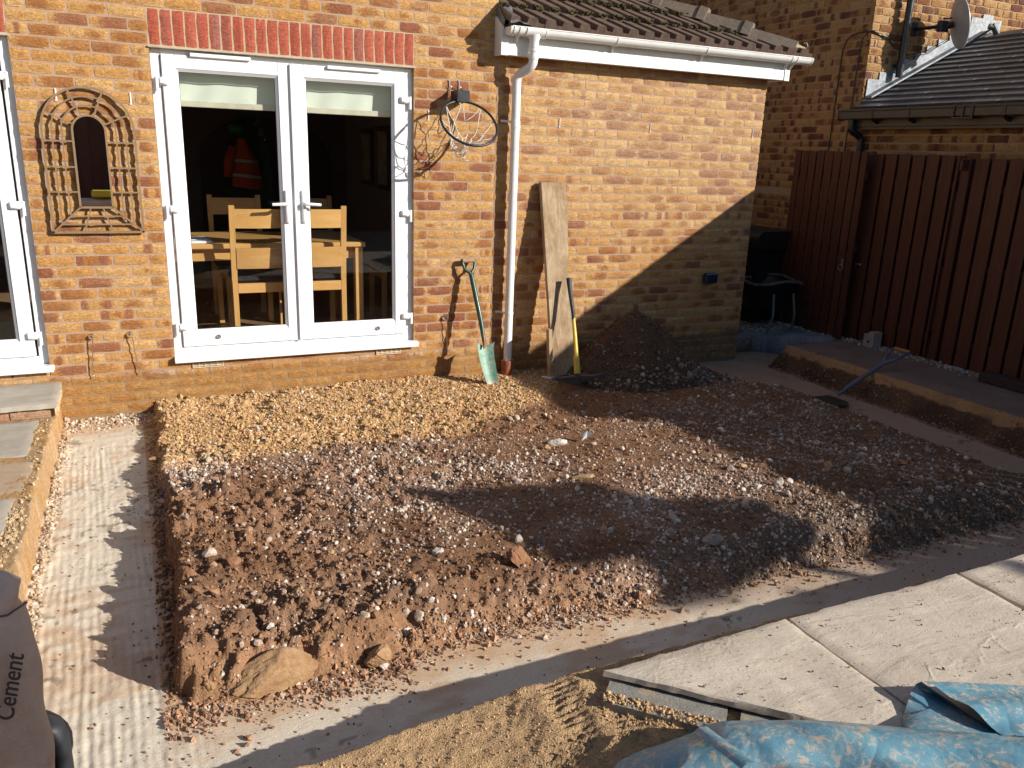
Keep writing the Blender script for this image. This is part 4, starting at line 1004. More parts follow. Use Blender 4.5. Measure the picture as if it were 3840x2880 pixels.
k.col(k.mix(k.mapr(n, .3, .7), k.mix(1, c, (.86, .84, .82), 'MULTIPLY'), k.mix(1, c, (1.1, 1.1, 1.1), 'MULTIPLY')))
MFL = k.set(.95, 0, .15, k.bump(k.math('ADD', k.noise(130, 5, .7, p), k.noise(28, 4, .7, k.scale(p, (1, 4, 1)))), .55, .0035))
tag(grid_mesh('trench_floor', gx, gy, h, MFL, col=c_), kind='structure')

# ================================================================== RUBBLE MOUND (soil platform)
def mound_base(x, y):
    xl = -.180 + .035 * fbm(x, y, .35, 3, 41) + .05 * fbm(x * .5, y, .11, 4, 43) * (1 + .4 * sstep(-1.2, -2.4, y))
    yf = -3.50 - .02 * x + .05 * fbm(x, y * 0, .35, 3, 45) + .05 * fbm(x, y, .16, 4, 46)
    xr = 4.95 + .05 * fbm(x * 0, y, .3, 3, 47) - .5 * sstep(-1.1, -.75, y)
    d1 = x - xl; d2 = y - yf; d3 = xr - x
    wf = .16 + .20 * sstep(.3, 1.2, x) - .14 * sstep(1.9, 2.4, x); e = sstep(0, .05, d1) * sstep(0, 1, d2 / wf) * sstep(0, .35, d3)
    top = -.300 + .026 * fbm(x, y, .55, 4, 51) - .025 * sstep(2.8, 3.4, x) * sstep(-1.3, -.6, y) - .012 * sstep(1, 3, x)
    top = top + .030 * sstep(.35, -.1, x) * sstep(-1.3, -2.2, y) + .055 * sstep(-.8, -3.3, y) * sstep(1.9, .4, x) + .045 * sstep(-1.8, -3.2, y) * sstep(1.4, 2.2, x) * sstep(4.8, 3.6, x)
    return e, top, d1, d2
def rough_mask(x, y):
    m = .12 + .88 * sstep(1.3, .1, x) * sstep(-1.4, -2.0, y) * (.40 + .85 * vnoise(x, y, .26, 63)) + .45 * sstep(-2.9, -3.3, y) * sstep(2.5, 1.5, x)
    m = np.maximum(m, .55 * sstep(.40, .62, vnoise(x, y, .45, 61)))
    return m * (1 - .8 * sstep(2.7, 3.3, x) * sstep(-1.6, -1.0, y)) * (1 - .35 * sstep(1.6, 2.6, x))
def mound_h(x, y):
    e, top, d1, d2 = mound_base(x, y); r = rough_mask(x, y)
    h = .062 * r * np.clip(fbm(x, y, .13, 4, 71), -.7, 1)
    h = h + r * (clods(x, y, .075, 11, .40) * .62 + clods(x, y, .036, 13, .5) * .7) + (.35 + .5 * r) * (clods(x, y, .017, 17, .7) * .55 + clods(x, y, .010, 19, .7) * .5)
    h = h + .0035 * fbm(x, y, .03, 3, 75)
    zf = -.41
    return zf + (top - zf - .014 * r) * e + h * sstep(0, .35, e) + .026 * (fbm(x, y, .07, 4, 77)) * sstep(0, .2, e) * sstep(1, .6, e)
yline = lambda x: -1.38 + .02 * x + .48 * sstep(1.4, 2.7, x) + .75 * sstep(2.5, 3.2, x)
def soil_col(x, y):
    x = np.asarray(x); n = fbm(x, y, .30, 4, 81) * .16
    yel = sstep(-.10, .10, y - yline(x) + n)
    bn = vnoise(x, y, .2, 83); brown = np.stack([.175 + .09 * bn, .090 + .055 * bn, .046 + .032 * bn], -1)
    ylw = np.stack([.44 + .10 * vnoise(x, y, .15, 87), .265 + .07 * vnoise(x, y, .15, 87), .115 + .04 * vnoise(x, y, .15, 87)], -1)
    c = brown * (1 - yel[..., None]) + ylw * yel[..., None]
    pg = pale_density(x, y)[..., None] * .45; c = c * (1 - pg) + np.array([.40, .30, .235]) * pg
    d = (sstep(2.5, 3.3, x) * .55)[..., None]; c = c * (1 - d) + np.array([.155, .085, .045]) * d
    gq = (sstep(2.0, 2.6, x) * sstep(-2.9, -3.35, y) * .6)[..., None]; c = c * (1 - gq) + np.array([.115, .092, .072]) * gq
    e, top, d1, d2 = mound_base(x, y)
    dust = (sstep(.28, .0, d2) * (x < 2.2) * sstep(.25, .6, vnoise(x, y, .2, 89)))[..., None] * .7; c = c * (1 - dust) + np.array([.40, .225, .12]) * dust
    return c
def blob(x, y, cx, cy, rx, ry, a=0):
    ca, sa = math.cos(a), math.sin(a); u = (x - cx) * ca + (y - cy) * sa; v = -(x - cx) * sa + (y - cy) * ca
    return np.exp(-((u / rx) ** 2 + (v / ry) ** 2))
def pale_density(x, y):
    d = blob(x, y, -.02, -1.45, .20, .33) * 2.0 + blob(x, y, .9, -1.55, .9, .16, .0) * .55 + blob(x, y, 1.35, -2.0, .75, .28, -.25) * 1.0 + blob(x, y, .75, -2.35, .5, .3, .2) * .5
    d = d + blob(x, y, 2.2, -2.9, .45, .30, .3) * .9 + blob(x, y, 2.9, -2.9, .5, .28, -.9) * .8 + blob(x, y, 4.0, -2.2, .9, 1.0, -.5) * .95 + blob(x, y, 1.9, -3.42, .9, .16) * .9 + blob(x, y, 3.3, -3.40, 1.1, .16) * .9
    d = d + blob(x, y, 3.3, -1.55, .5, .25, 0) * .6 + blob(x, y, .3, -3.2, .6, .25) * .3 + blob(x, y, 1.3, -2.75, .7, .25) * .45 + .015
    return np.clip(d * (.15 + 1.2 * vnoise(x, y, .16, 91)) * .95, 0, 1)
xs = np.concatenate([np.arange(-.34, 2.6, .0095), np.arange(2.6, 5.25, .014)]); ys = np.concatenate([np.arange(-3.74, -1.6, .0095), np.arange(-1.6, .006, .013)])
gx, gy = np.meshgrid(xs, ys); h = mound_h(gx, gy)
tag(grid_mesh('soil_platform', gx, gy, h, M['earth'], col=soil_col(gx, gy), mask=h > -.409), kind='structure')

# ================================================================== SOIL HEAP by the wall
def heap_h(x, y):
    dx = x - 3.72; dy = y + .34; a = np.arctan2(dy, dx)
    r = np.sqrt(dx ** 2 + (dy * 1.05) ** 2) * (1 + .06 * np.sin(a * 3 + 1) + .04 * np.sin(a * 7))
    dome = .600 * (1 - np.sqrt(r ** 2 + .008) / .66) + .03
    skirt = .05 * np.exp(-(r / .66) ** 4) * .6
    return -.36 + np.maximum(dome, 0) + skirt * (r < 1.3) + .018 * fbm(x, y, .14, 4, 101) + .010 * fbm(x, y, .03, 3, 103) + clods(x, y, .022, 23, .6) * .5
gx, gy = np.meshgrid(np.arange(2.85, 4.75, .013), np.arange(-1.25, .006, .013)); h = heap_h(gx, gy)
fade = sstep(.80, .98, np.sqrt((gx - 3.74) ** 2 + (gy + .36) ** 2)); h = h * (1 - fade) + fade * (-.43)
cc = np.stack([.075 + .035 * vnoise(gx, gy, .1, 5), .048 + .02 * vnoise(gx, gy, .1, 5), .030 + .012 * vnoise(gx, gy, .1, 5)], -1)
grey = sstep(.0, .25, (gx - 3.74) + .3 * (gy + .36) + .1 * fbm(gx, gy, .2, 3, 7))[..., None] * .5; cc = cc * (1 - grey) + np.array([.14, .12, .10]) * grey
hp = thing('soil_heap', 'conical heap of dark stony soil against the extension wall', 'soil heap', (3.74, -.4, -.36))
grid_mesh('soil', gx, gy, h, M['earth'], hp, col=cc, mask=h > -.42)

# ================================================================== PEBBLES
PHI = (1 + 5 ** .5) / 2
IV = np.array([(-1, PHI, 0), (1, PHI, 0), (-1, -PHI, 0), (1, -PHI, 0), (0, -1, PHI), (0, 1, PHI), (0, -1, -PHI), (0, 1, -PHI), (PHI, 0, -1), (PHI, 0, 1), (-PHI, 0, -1), (-PHI, 0, 1)]) / math.sqrt(1 + PHI * PHI)
IF = np.array([(0, 11, 5), (0, 5, 1), (0, 1, 7), (0, 7, 10), (0, 10, 11), (1, 5, 9), (5, 11, 4), (11, 10, 2), (10, 7, 6), (7, 1, 8), (3, 9, 4), (3, 4, 2), (3, 2, 6), (3, 6, 8), (3, 8, 9), (4, 9, 5), (2, 4, 11), (6, 2, 10), (8, 6, 7), (9, 8, 1)])
OV = np.array([(1, 0, 0), (-1, 0, 0), (0, 1, 0), (0, -1, 0), (0, 0, 1), (0, 0, -1.)]); OF = np.array([(0, 2, 4), (2, 1, 4), (1, 3, 4), (3, 0, 4), (2, 0, 5), (1, 2, 5), (3, 1, 5), (0, 3, 5)])
def rand_rot(n):
    q = rng.normal(size=(n, 4)); q /= np.linalg.norm(q, axis=1)[:, None]; w_, x, y, z = q.T
    return np.stack([np.stack([1 - 2 * (y * y + z * z), 2 * (x * y - z * w_), 2 * (x * z + y * w_)], -1), np.stack([2 * (x * y + z * w_), 1 - 2 * (x * x + z * z), 2 * (y * z - x * w_)], -1), np.stack([2 * (x * z - y * w_), 2 * (y * z + x * w_), 1 - 2 * (x * x + y * y)], -1)], 1)
_bm = bmesh.new(); bmesh.ops.create_icosphere(_bm, subdivisions=2, radius=1.0); SV2 = np.array([v.co for v in _bm.verts]); SF2 = np.array([[v.index for v in f.verts] for f in _bm.faces]); _bm.free()
def pebbles(name, P, rad, cols, octa=False, flat=.7, parent=None, jag=.22, smooth=False, fine=False):
    n_ = len(P); BV, BF = (SV2, SF2) if fine else ((OV, OF) if octa else (IV, IF))
    sc_ = np.stack([np.ones(n_), rng.uniform(flat, 1, n_), rng.uniform(flat * .75, .95, n_)], -1)
    if fine:
        V0 = np.repeat(BV[None], n_, 0)
        for _ in range(7):
            q = rng.normal(size=(n_, 3)); q /= np.linalg.norm(q, axis=1)[:, None]; dd = rng.uniform(.5, .85, n_); s_ = np.maximum(np.einsum('nvi,ni->nv', V0, q) - dd[:, None], 0); V0 = V0 - s_[..., None] * q[:, None] * .9
        BV = V0[0]; V = V0 * (1 + rng.uniform(-.03, .03, (n_, len(BV), 1)))
    else: V = BV[None] * (1 + rng.uniform(-jag, jag, (n_, len(BV), 1)))
    V = V * sc_[:, None] * rad[:, None, None]
    V = np.einsum('nij,nvj->nvi', rand_rot(n_), V); V = V + P[:, None]
    F = BF[None] + (np.arange(n_) * len(BV))[:, None, None]
    o = np_mesh(name, V.reshape(-1, 3), F.reshape(-1, 3), M['stone'], parent, smooth, np.repeat(cols, len(BV), 0))
    o['kind'] = 'stuff'; return o
PAL = np.array([(.66, .575, .475), (.52, .42, .32), (.37, .27, .20), (.30, .23, .185), (.46, .34, .265), (.24, .195, .165), (.62, .55, .48), (.40, .24, .15)])
def pick(n_, wts): wts = np.array(wts, float); return PAL[rng.choice(len(PAL), n_, p=wts / wts.sum())] * rng.uniform(.8, 1.15, (n_, 1))
def scatter(n_, x0, x1, y0, y1, dens):
    x = rng.uniform(x0, x1, n_); y = rng.uniform(y0, y1, n_); k_ = rng.random(n_) < dens(x, y); return x[k_], y[k_]
def inside(x, y): e, t_, a, b = mound_base(x, y); return e
# gravel stones on the mound
x, y = scatter(90000, -.2, 5.0, -3.6, -.01, lambda x, y: pale_density(x, y) * (inside(x, y) > .15) * .8)
x = x[:42000]; y = y[:42000]
r = rng.lognormal(math.log(.0062), .42, len(x)); r = np.clip(r, .003, .019); yel = sstep(-.1, .1, y - yline(x))
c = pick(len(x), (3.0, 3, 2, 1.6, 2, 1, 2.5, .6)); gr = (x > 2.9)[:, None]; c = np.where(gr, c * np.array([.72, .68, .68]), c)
yc = np.array([.55, .355, .18]) * rng.uniform(.7, 1.25, (len(x), 1)); c = np.where((rng.random(len(x)) < yel * .75)[:, None], yc, c)
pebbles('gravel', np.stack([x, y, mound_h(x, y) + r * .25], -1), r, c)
# ochre hoggin stones near the wall
x, y = scatter(60000, -.2, 3.2, -1.6, -.01, lambda x, y: sstep(-.12, .1, y - yline(x)) * (inside(x, y) > .2) * (.35 + .5 * vnoise(x, y, .2, 93)))
x = x[:24000]; y = y[:24000]; r = np.clip(rng.lognormal(math.log(.0052), .5, len(x)), .0025, .022)
c = np.array([.54, .345, .165]) * rng.uniform(.6, 1.3, (len(x), 1)) * (1 + rng.uniform(-.07, .07, (len(x), 3))); wh = rng.random(len(x)) < .05; c[wh] = (.66, .60, .52)
pebbles('hoggin', np.stack([x, y, mound_h(x, y) + r * .3], -1), r, c, jag=.32, flat=.5)
# soil crumbs
x, y = scatter(80000, -.25, 4.95, -3.75, -.01, lambda x, y: (inside(x, y) > .02) * (.2 + .8 * rough_mask(x, y)) * sstep(.3, -.2, y - yline(x)))
x = x[:42000]; y = y[:42000]; r = np.clip(rng.lognormal(math.log(.0055), .5, len(x)), .0025, .022)
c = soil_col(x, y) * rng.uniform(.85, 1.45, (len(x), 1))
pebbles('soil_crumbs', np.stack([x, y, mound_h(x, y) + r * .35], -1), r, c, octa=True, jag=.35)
# toe of the front face and the left face: fallen crumbs on the trench floor
n_ = 9000; x = rng.uniform(-.25, 5.0, n_); y = -3.53 - .02 * x + .05 * fbm(x, x * 0, .35, 3, 45) - np.abs(rng.normal(0, .085, n_)) + np.where(x > .6, .17, .07)
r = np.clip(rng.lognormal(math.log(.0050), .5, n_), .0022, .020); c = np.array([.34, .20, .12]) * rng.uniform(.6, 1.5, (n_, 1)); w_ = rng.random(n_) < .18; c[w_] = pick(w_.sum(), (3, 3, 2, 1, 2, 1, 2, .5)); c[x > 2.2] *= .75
x2 = rng.normal(-.20, .022, 1600); y2 = rng.uniform(-3.55, -.05, 1600); r2 = np.clip(rng.lognormal(math.log(.006), .5, 1600), .003, .02)
c2 = soil_col(x2 + .15, y2) * rng.uniform(.8, 1.4, (1600, 1))
X_ = np.concatenate([x, x2]); Y_ = np.concatenate([y, y2]); R3 = np.concatenate([r, r2]); Cc = np.concatenate([c, c2])
pebbles('fallen_crumbs', np.stack([X_, Y_, np.maximum(floor_h(X_, Y_), mound_h(X_, Y_)) + R3 * .4], -1), R3, Cc, octa=True, jag=.3)
# floor: specks and stones by the house foot and left edge
xa = rng.uniform(-.74, -.2, 1500); ya = -np.abs(rng.normal(0, .10, 1500)); xb = -.735 + np.abs(rng.normal(0, .024, 1700)); yb = rng.uniform(-2.9, 0, 1700); xc = rng.uniform(-.7, 5, 700); yc_ = rng.uniform(-4.2, -3.6, 700); xd = rng.uniform(-.7, -.25, 260); yd = rng.uniform(-3.9, -.3, 260)
X_ = np.concatenate([xa, xb, xc, xd]); Y_ = np.concatenate([ya, yb, yc_, yd]); r = np.clip(rng.lognormal(math.log(.0045), .5, len(X_)), .002, .018); r[-960:] = np.clip(r[-960:], .002, .006)
c = np.array([.52, .38, .24]) * rng.uniform(.55, 1.25, (len(X_), 1)); w_ = rng.random(len(X_)) < .35; c[w_] = pick(w_.sum(), (3, 3, 1, 1, 1, 1, 3, 1)); c[-960:] = np.array([.24, .13, .09]) * rng.uniform(.5, 2.0, (960, 1)); r[-960:] *= rng.uniform(.35, 1.1, 960)
pebbles('trench_grit', np.stack([X_, Y_, floor_h(X_, Y_) + r * .4], -1), r, c)
# heap stones
a = rng.uniform(0, 2 * math.pi, 9000); q = .70 * np.sqrt(rng.random(9000)) ** .9; x = 3.74 + q * np.cos(a); y = -.36 + q * np.sin(a); k_ = y < -.01; x, y, q = x[k_], y[k_], q[k_]
r = np.clip(rng.lognormal(math.log(.0048), .5, len(x)) * (1 + .9 * (q > .62)), .0025, .028); c = pick(len(x), (1.2, 1.5, 2.5, 3, 2, 3, 1.2, 1)) * .6
b = rng.random(len(x)) < .80 - .25 * (x > 3.95); c[b] = np.array([.10, .062, .040]) * rng.uniform(.7, 1.5, (b.sum(), 1))
pebbles('heap_stones', np.stack([x, y, np.maximum(heap_h(x, y), -.37) + r * .3], -1), r, c, parent=hp)
x = rng.uniform(3.0, 4.6, 420); y = -.34 - np.abs(rng.normal(.54, .08, 420)) * (1 - .35 * np.abs(x - 3.7)); r = np.clip(rng.lognormal(math.log(.0125), .45, 420), .006, .038); c = pick(420, (1, 1.5, 3, 3, 2, 3, 1, 1)) * .65
pebbles('heap_toe_stones', np.stack([x, y, np.maximum(heap_h(x, y), -.36) + r * .2], -1), r, c, parent=hp, fine=True)
# medium loose stones over the mound
x, y = scatter(2600, -.1, 4.9, -3.5, -.05, lambda x, y: (inside(x, y) > .5) * (.15 + .6 * pale_density(x, y) + .25 * rough_mask(x, y)))
x = x[:760]; y = y[:760]; r = np.clip(rng.lognormal(math.log(.0145), .36, len(x)), .009, .034); c = pick(len(x), (1.6, 3, 2, 1, 3, .7, 1.2, 2)); yel = sstep(-.1, .1, y - yline(x)); t_ = rng.random(len(x)) < yel * .8; c[t_] = np.array([.55, .36, .18])
pebbles('loose_stones', np.stack([x, y, mound_h(x, y) + r * .2], -1), r, c, fine=True)

# ================================================================== NAMED ROCKS
ROCK = {}
def rockmat(kind):
    if kind not in ROCK:
        a, b = dict(white=((.50, .43, .34), (.70, .66, .58)), tan=((.40, .24, .12), (.52, .37, .22)), clay=((.24, .11, .06), (.36, .19, .10)), orange=((.34, .19, .09), (.44, .29, .16)), dark=((.10, .04, .03), (.16, .07, .05)), grey=((.28, .25, .22), (.40, .37, .33)))[kind]
        ROCK[kind] = rock_material(kind + '_rock', a, b)
    return ROCK[kind]
def rock(px, py, size, kind, name, label, cat, z=None, rot=0, seed=1, lift=.3, smooth=True, amp=.28):
    P = onz(px, py, -.29)
    if z is None:
        for _ in range(3): P = onz(px, py, float(mound_h(np.array(P.x), np.array(P.y))) + size[2] * .4)
    else: P = onz(px, py, z)
    big = max(size) > .05; bm = bmesh.new(); bmesh.ops.create_icosphere(bm, subdivisions=5 if big else 4, radius=1.0); r = random.Random(seed * 7 + 1)
    cuts = [(Vector((r.gauss(0, 1), r.gauss(0, 1), r.gauss(0, 1))).normalized(), r.uniform(.45, .82)) for _ in range(12)]
    co = np.array([v.co for v in bm.verts])
    for (n_, d) in cuts:
        n_ = np.array(n_); s_ = co @ n_ - d; co = co - np.maximum(s_, 0)[:, None] * n_ * .93
    nrm = co / np.maximum(np.linalg.norm(co, axis=1), 1e-6)[:, None]
    f3 = lambda sc_, sd_: fbm(co[:, 0] + co[:, 2] * .7, co[:, 1] - co[:, 2] * .6, sc_, 4, sd_)
    co = co + nrm * (amp * .75 * f3(.8, seed) + amp * .40 * np.abs(f3(.28, seed + 3)) - .10 * np.clip(f3(.16, seed + 5), 0, 1))[:, None]
    co = co * np.array(size)
    for v, q in zip(bm.verts, co): v.co = q
    me = bpy.data.meshes.new(name); bm.to_mesh(me); bm.free(); me.polygons.foreach_set('use_smooth', [True] * len(me.polygons)); me.materials.append(rockmat(kind))
    try: me.set_sharp_from_angle(angle=R_(32))
    except Exception: pass
    o = bpy.data.objects.new(name, me); COL.objects.link(o); o.location = P; o.rotation_euler = (r.uniform(-.3, .3), r.uniform(-.3, .3), rot); tag(o, label, cat); return o
rock(1203, 955, (.065, .045, .035), 'white', 'concrete_lump', 'pale concrete lump beside the grey plastic scrap in mid rubble', 'lump', rot=-.5, seed=3)
rock(1180, 966, (.032, .028, .025), 'tan', 'stone', 'tan stone touching the left side of the pale concrete lump', 'stone', seed=4)
rock(1258, 1030, (.085, .030, .016), 'tan', 'stone', 'long flat tan stone lying above the wavy shadow', 'stone', rot=-.35, seed=5)
rock(884, 1376, (.034, .030, .045), 'white', 'stone', 'rough white stone low in the middle of the front bank', 'stone', seed=6)
rock(640, 1288, (.030, .032, .055), 'tan', 'stone', 'upright pinkish stone leaning at lower left of the rubble', 'stone', seed=7)
rock(892, 1253, (.034, .030, .032), 'clay', 'clay_lump', 'reddish clay lump casting a shadow to its left, lower middle', 'clay lump', seed=8)
rock(1120, 1205, (.060, .055, .055), 'clay', 'clay_lump', 'big dark clay clod at the left tip of the wavy shadow', 'clay lump', seed=9)
rock(712, 1193, (.036, .026, .024), 'tan', 'stone', 'smooth tan stone at the centre left of the rubble', 'stone', seed=10, rot=.4)
rock(942, 1192, (.034, .026, .022), 'white', 'stone', 'two tone white stone right of the tan one in the middle of the rubble', 'stone', seed=11, rot=-.4)
rock(797, 1196, (.026, .020, .022), 'orange', 'stone', 'small orange stone between the tan and white stones', 'stone', seed=12)
rock(1682, 1045, (.050, .035, .035), 'white', 'stone', 'knobbly white stone at the right end of the sunlit strip', 'stone', seed=13)
rock(1636, 1052, (.030, .022, .022), 'white', 'stone', 'smooth white stone just left of the knobbly one', 'stone', seed=14)
rock(1605, 1008, (.034, .026, .022), 'tan', 'stone', 'tan stone on the shadow edge right of the brown trampled soil', 'stone', seed=15)
rock(1497, 915, (.050, .03, .022), 'tan', 'stone', 'pale stone on the upper edge of the sunlit rubble', 'stone', seed=16, rot=-.4)
rock(2046, 980, (.060, .045, .035), 'dark', 'brick_lump', 'dark red broken lump on the edge of the right trench', 'lump', seed=17, z=-.36)
rock(1946, 1000, (.050, .035, .03), 'clay', 'stone', 'brown stone lying in the grey gravel in the shade', 'stone', seed=18)
rock(1538, 1166, (.055, .04, .03), 'grey', 'stone', 'grey stone inside the dark wavy shadow', 'stone', seed=19, rot=-.3)
rock(1455, 1163, (.028, .022, .02), 'clay', 'stone', 'brown stone in shade left of the grey one', 'stone', seed=20)
rock(1117, 1040, (.024, .022, .018), 'white', 'stone', 'white stone at the thin end of the wavy shadow', 'stone', seed=21)
rock(585, 1462, (.20, .060, .085), 'orange', 'clay_slab', 'large smooth orange clay slab on the front left corner bank', 'clay lump', rot=.10, seed=22, z=-.35, amp=.35)
rock(470, 1462, (.055, .070, .07), 'orange', 'clay_lump', 'orange clay lump at the extreme front left corner', 'clay lump', seed=23, z=-.35)
rock(512, 1425, (.04, .04, .045), 'clay', 'clay_lump', 'brown clay lump just above the orange slab', 'clay lump', seed=24, z=-.30)
rock(820, 1415, (.060, .045, .045), 'orange', 'clay_lump', 'orange clay lump with grey patch right of the smooth slab', 'clay lump', seed=25, z=-.345)
rock(405, 1245, (.05, .055, .04), 'clay', 'clay_lump', 'crumbly brown clod on the left edge of the platform', 'clay lump', seed=26)
rock(830, 1438, (.022, .020, .02), 'white', 'stone', 'bright white stone below the grey patched clay lump', 'stone', seed=27, z=-.385)
rock(333, 993, (.035, .020, .018), 'orange', 'stone', 'yellow wedge shaped stone overhanging the left trench', 'stone', seed=28, z=-.35, rot=.3)
rock(505, 1183 + 30, (.030, .03, .028), 'clay', 'clay_lump', 'small brown clod at the left part of the brown soil', 'clay lump', seed=29)
rock(540, 845, (.018, .012, .022), 'tan', 'stone', 'upright tan stone at the top of the ochre rubble by the wall', 'stone', seed=30)
P = onz(1268, 945, -.27); mb = MB(); V = [P + Vector(v) for v in ((-.04, 0, -.02), (.01, .02, -.01), (.035, -.01, .03), (0, 0, .045), (-.02, .01, .03))]; mb.add(V, [(0, 1, 3, 4), (1, 2, 3)]); V2 = [v + Vector((.001, .002, .001)) for v in V]; mb.add(V2, [(0, 4, 3, 1), (1, 3, 2)])
tag(mb.build('plastic_scrap', simple('grey_scrap', (.45, .48, .50), .5)), 'folded grey scrap sticking up beside the concrete lump', 'scrap')

# ================================================================== LEFT BANK, STEP AND OLD SLABS
def lbank(x, y):
    xe = -.742 + .014 * fbm(x * 0, y, .2, 3, 111) + .016 * fbm(x, y, .06, 3, 112)
    t = sstep(0, -.018, x - xe)
    top = -.215 - .028 * sstep(-.62, -1.3, y) * 0 + .010 * fbm(x, y, .2, 4, 113) + .012 * np.maximum(fbm(x, y, .05, 3, 115), 0) + .004 * clods(x, y, .02, 5) / .02 * .5
    top = top - .012 * sstep(-.80, -.83, x) * 0
    return -.43 + (top + .43) * t
gx, gy = np.meshgrid(np.concatenate([np.arange(-1.9, -.90, .03), np.arange(-.90, -.70, .006)]), np.arange(-3.4, .006, .014)); h = lbank(gx, gy)
nn_ = vnoise(gx, gy, .12, 8)[..., None]; nv = vnoise(gx, gy, .4, 9)[..., None]
c_ = np.array([.42, .245, .095]) * (1 - nn_) + np.array([.47, .335, .19]) * nn_; c_ = c_ * (1 - .4 * sstep(.5, .7, nv)) + np.array([.36, .28, .2]) * .4 * sstep(.5, .7, nv)
face = ((gx > -.760) | (h < -.25))[..., None]; c_ = np.where(face, (np.array([.47, .27, .11]) * nn_ + np.array([.50, .345, .20]) * (1 - nn_)), c_)
tag(grid_mesh('clay_bank', gx, gy, h, M['earth'], col=c_), kind='structure')
M['slab_grey'] = slab_material('grey_sandstone', (.36, .325, .265), (.46, .41, .335), (.50, .35, .19), .5, .5)
M['slab_buff'] = slab_material('buff_sandstone', (.54, .455, .355), (.65, .565, .455), (.50, .33, .20), .45, .8)
def riven(name, quad, z, th, mat, parent=None, res=.022, amp=.004, seed=1, edge=.006):
    A, B, C_, D_ = [np.array(q, float) for q in quad]; nu = max(4, int(np.linalg.norm(B - A) / res)); nv = max(4, int(np.linalg.norm(D_ - A) / res))
    u, v = np.meshgrid(np.linspace(0, 1, nu + 1), np.linspace(0, 1, nv + 1)); P = A * ((1 - u) * (1 - v))[..., None] + B * (u * (1 - v))[..., None] + C_ * (u * v)[..., None] + D_ * ((1 - u) * v)[..., None]
    e = np.minimum(np.minimum(u * nu, (1 - u) * nu), np.minimum(v * nv, (1 - v) * nv))
    x, y = P[..., 0], P[..., 1]; hh = fbm(x * 1.4, y * .6, .25, 4, seed) * amp * 1.6 + np.floor(vnoise(x, y * 2, .22, seed + 3) * 5) / 5 * amp
    x = x + (e < .5) * edge * fbm(x, y, .06, 2, seed + 5); y = y + (e < .5) * edge * fbm(x, y, .06, 2, seed + 7)
    Z = z + hh - (e < .5) * .006 - amp
    V = np.stack([x, y, Z], -1).reshape(-1, 3); idx = np.arange((nu + 1) * (nv + 1)).reshape(nv + 1, nu + 1)
    F = np.stack([idx[:-1, :-1], idx[:-1, 1:], idx[1:, 1:], idx[1:, :-1]], -1).reshape(-1, 4)
    rim = np.concatenate([idx[0, :-1], idx[:-1, -1], idx[-1, :0:-1], idx[:0:-1, 0]]); low = V[rim].copy(); low[:, 2] = z - th
    low[:, :2] += rng.uniform(-.003, .003, (len(rim), 2)); b = len(V); n_ = len(rim); q = np.arange(n_); F2 = np.stack([rim, b + q, b + (q + 1) % n_, rim[(q + 1) % n_]], -1)
    V = np.concatenate([V, low]); F = np.concatenate([F, F2]); o = np_mesh(name, V, F, mat, parent, True)
    try: o.data.set_sharp_from_angle(angle=R_(38))
    except Exception: pass
    return o
step = thing('door_step', 'grey stone door step on a course of brick under the left patio door', 'step', (-1.2, -.27, -.21))
riven('tread', [(-1.95, -.52), (-.733, -.515), (-.728, -.004), (-1.95, -.004)], -.100, .042, M['slab_grey'], step, seed=3, edge=.012)
core = MB().box(-1.95, -.752, -.475, -.006, -.23, -.143).build('riser', M['mortar'], step)
cells = [( -.77 - .1125 - .225 * i, -.178, .214, 'full') for i in range(5)]; po_ = core
lay_bricks(core, cells, ((0, -.480, 0), (1, 0, 0), 0), brick_material('pink_stone_brick', (.46, .26, .16), (.52, .34, .22), (.36, .17, .08), (.34, .16, .10), False), 40)
mb = MB()
for i in range(60):
    yy = -.49 + .49 * i / 60; r = random.uniform(.008, .02); mb.box(-.75, -.736 + random.uniform(-.006, .006), yy - r, yy + r, -.215 + random.uniform(0, .08), -.15 + random.uniform(-.02, .012), ch=.006)
mb.build('broken_mortar', simple('broken_mortar', (.50, .36, .22), .95, var=.3, scale=30, bump=.8), step)
s = riven('paving_slab', [(-1.80, -1.17), (-.842, -1.165), (-.836, -.53), (-1.80, -.53)], -.198, .03, M['slab_grey'], seed=7); tag(s, 'old grey paving slab below the stone step at the left edge', 'slab')
s = riven('paving_slab', [(-1.80, -2.65), (-.850, -2.62), (-.842, -1.78), (-1.80, -1.79)], -.198, .03, M['slab_grey'], seed=9); tag(s, 'old grey paving slab further forward on the clay bank at the left edge', 'slab')
s = riven('paving_slab', [(-1.80, -1.72), (-.800, -1.70), (-.80, -1.26), (-1.80, -1.27)], -.204, .03, slab_material('muddy_slab', (.40, .29, .19), (.46, .35, .24), (.42, .22, .08), .8, .4), seed=11); tag(s, 'mud smeared tan slab between the two old grey slabs', 'slab')
s = thing('pebble', 'x', 'stone') if False else None
rock(78, 857, (.016, .014, .012), 'grey', 'stone', 'little grey stone lying on the old slab under the step', 'stone', z=-.185, seed=33)
x = np.concatenate([rng.uniform(-.84, -.76, 300), rng.normal(-.82, .02, 300)]); y = np.concatenate([rng.uniform(-2.9, -.5, 300), rng.uniform(-2.3, -1.9, 300)]); r = np.clip(rng.lognormal(math.log(.0045), .5, len(x)), .002, .013)
pebbles('bank_grit', np.stack([x, y, np.maximum(lbank(x, y), -.215) + r * .3], -1), r, np.array([.52, .38, .22]) * rng.uniform(.6, 1.3, (len(x), 1)))

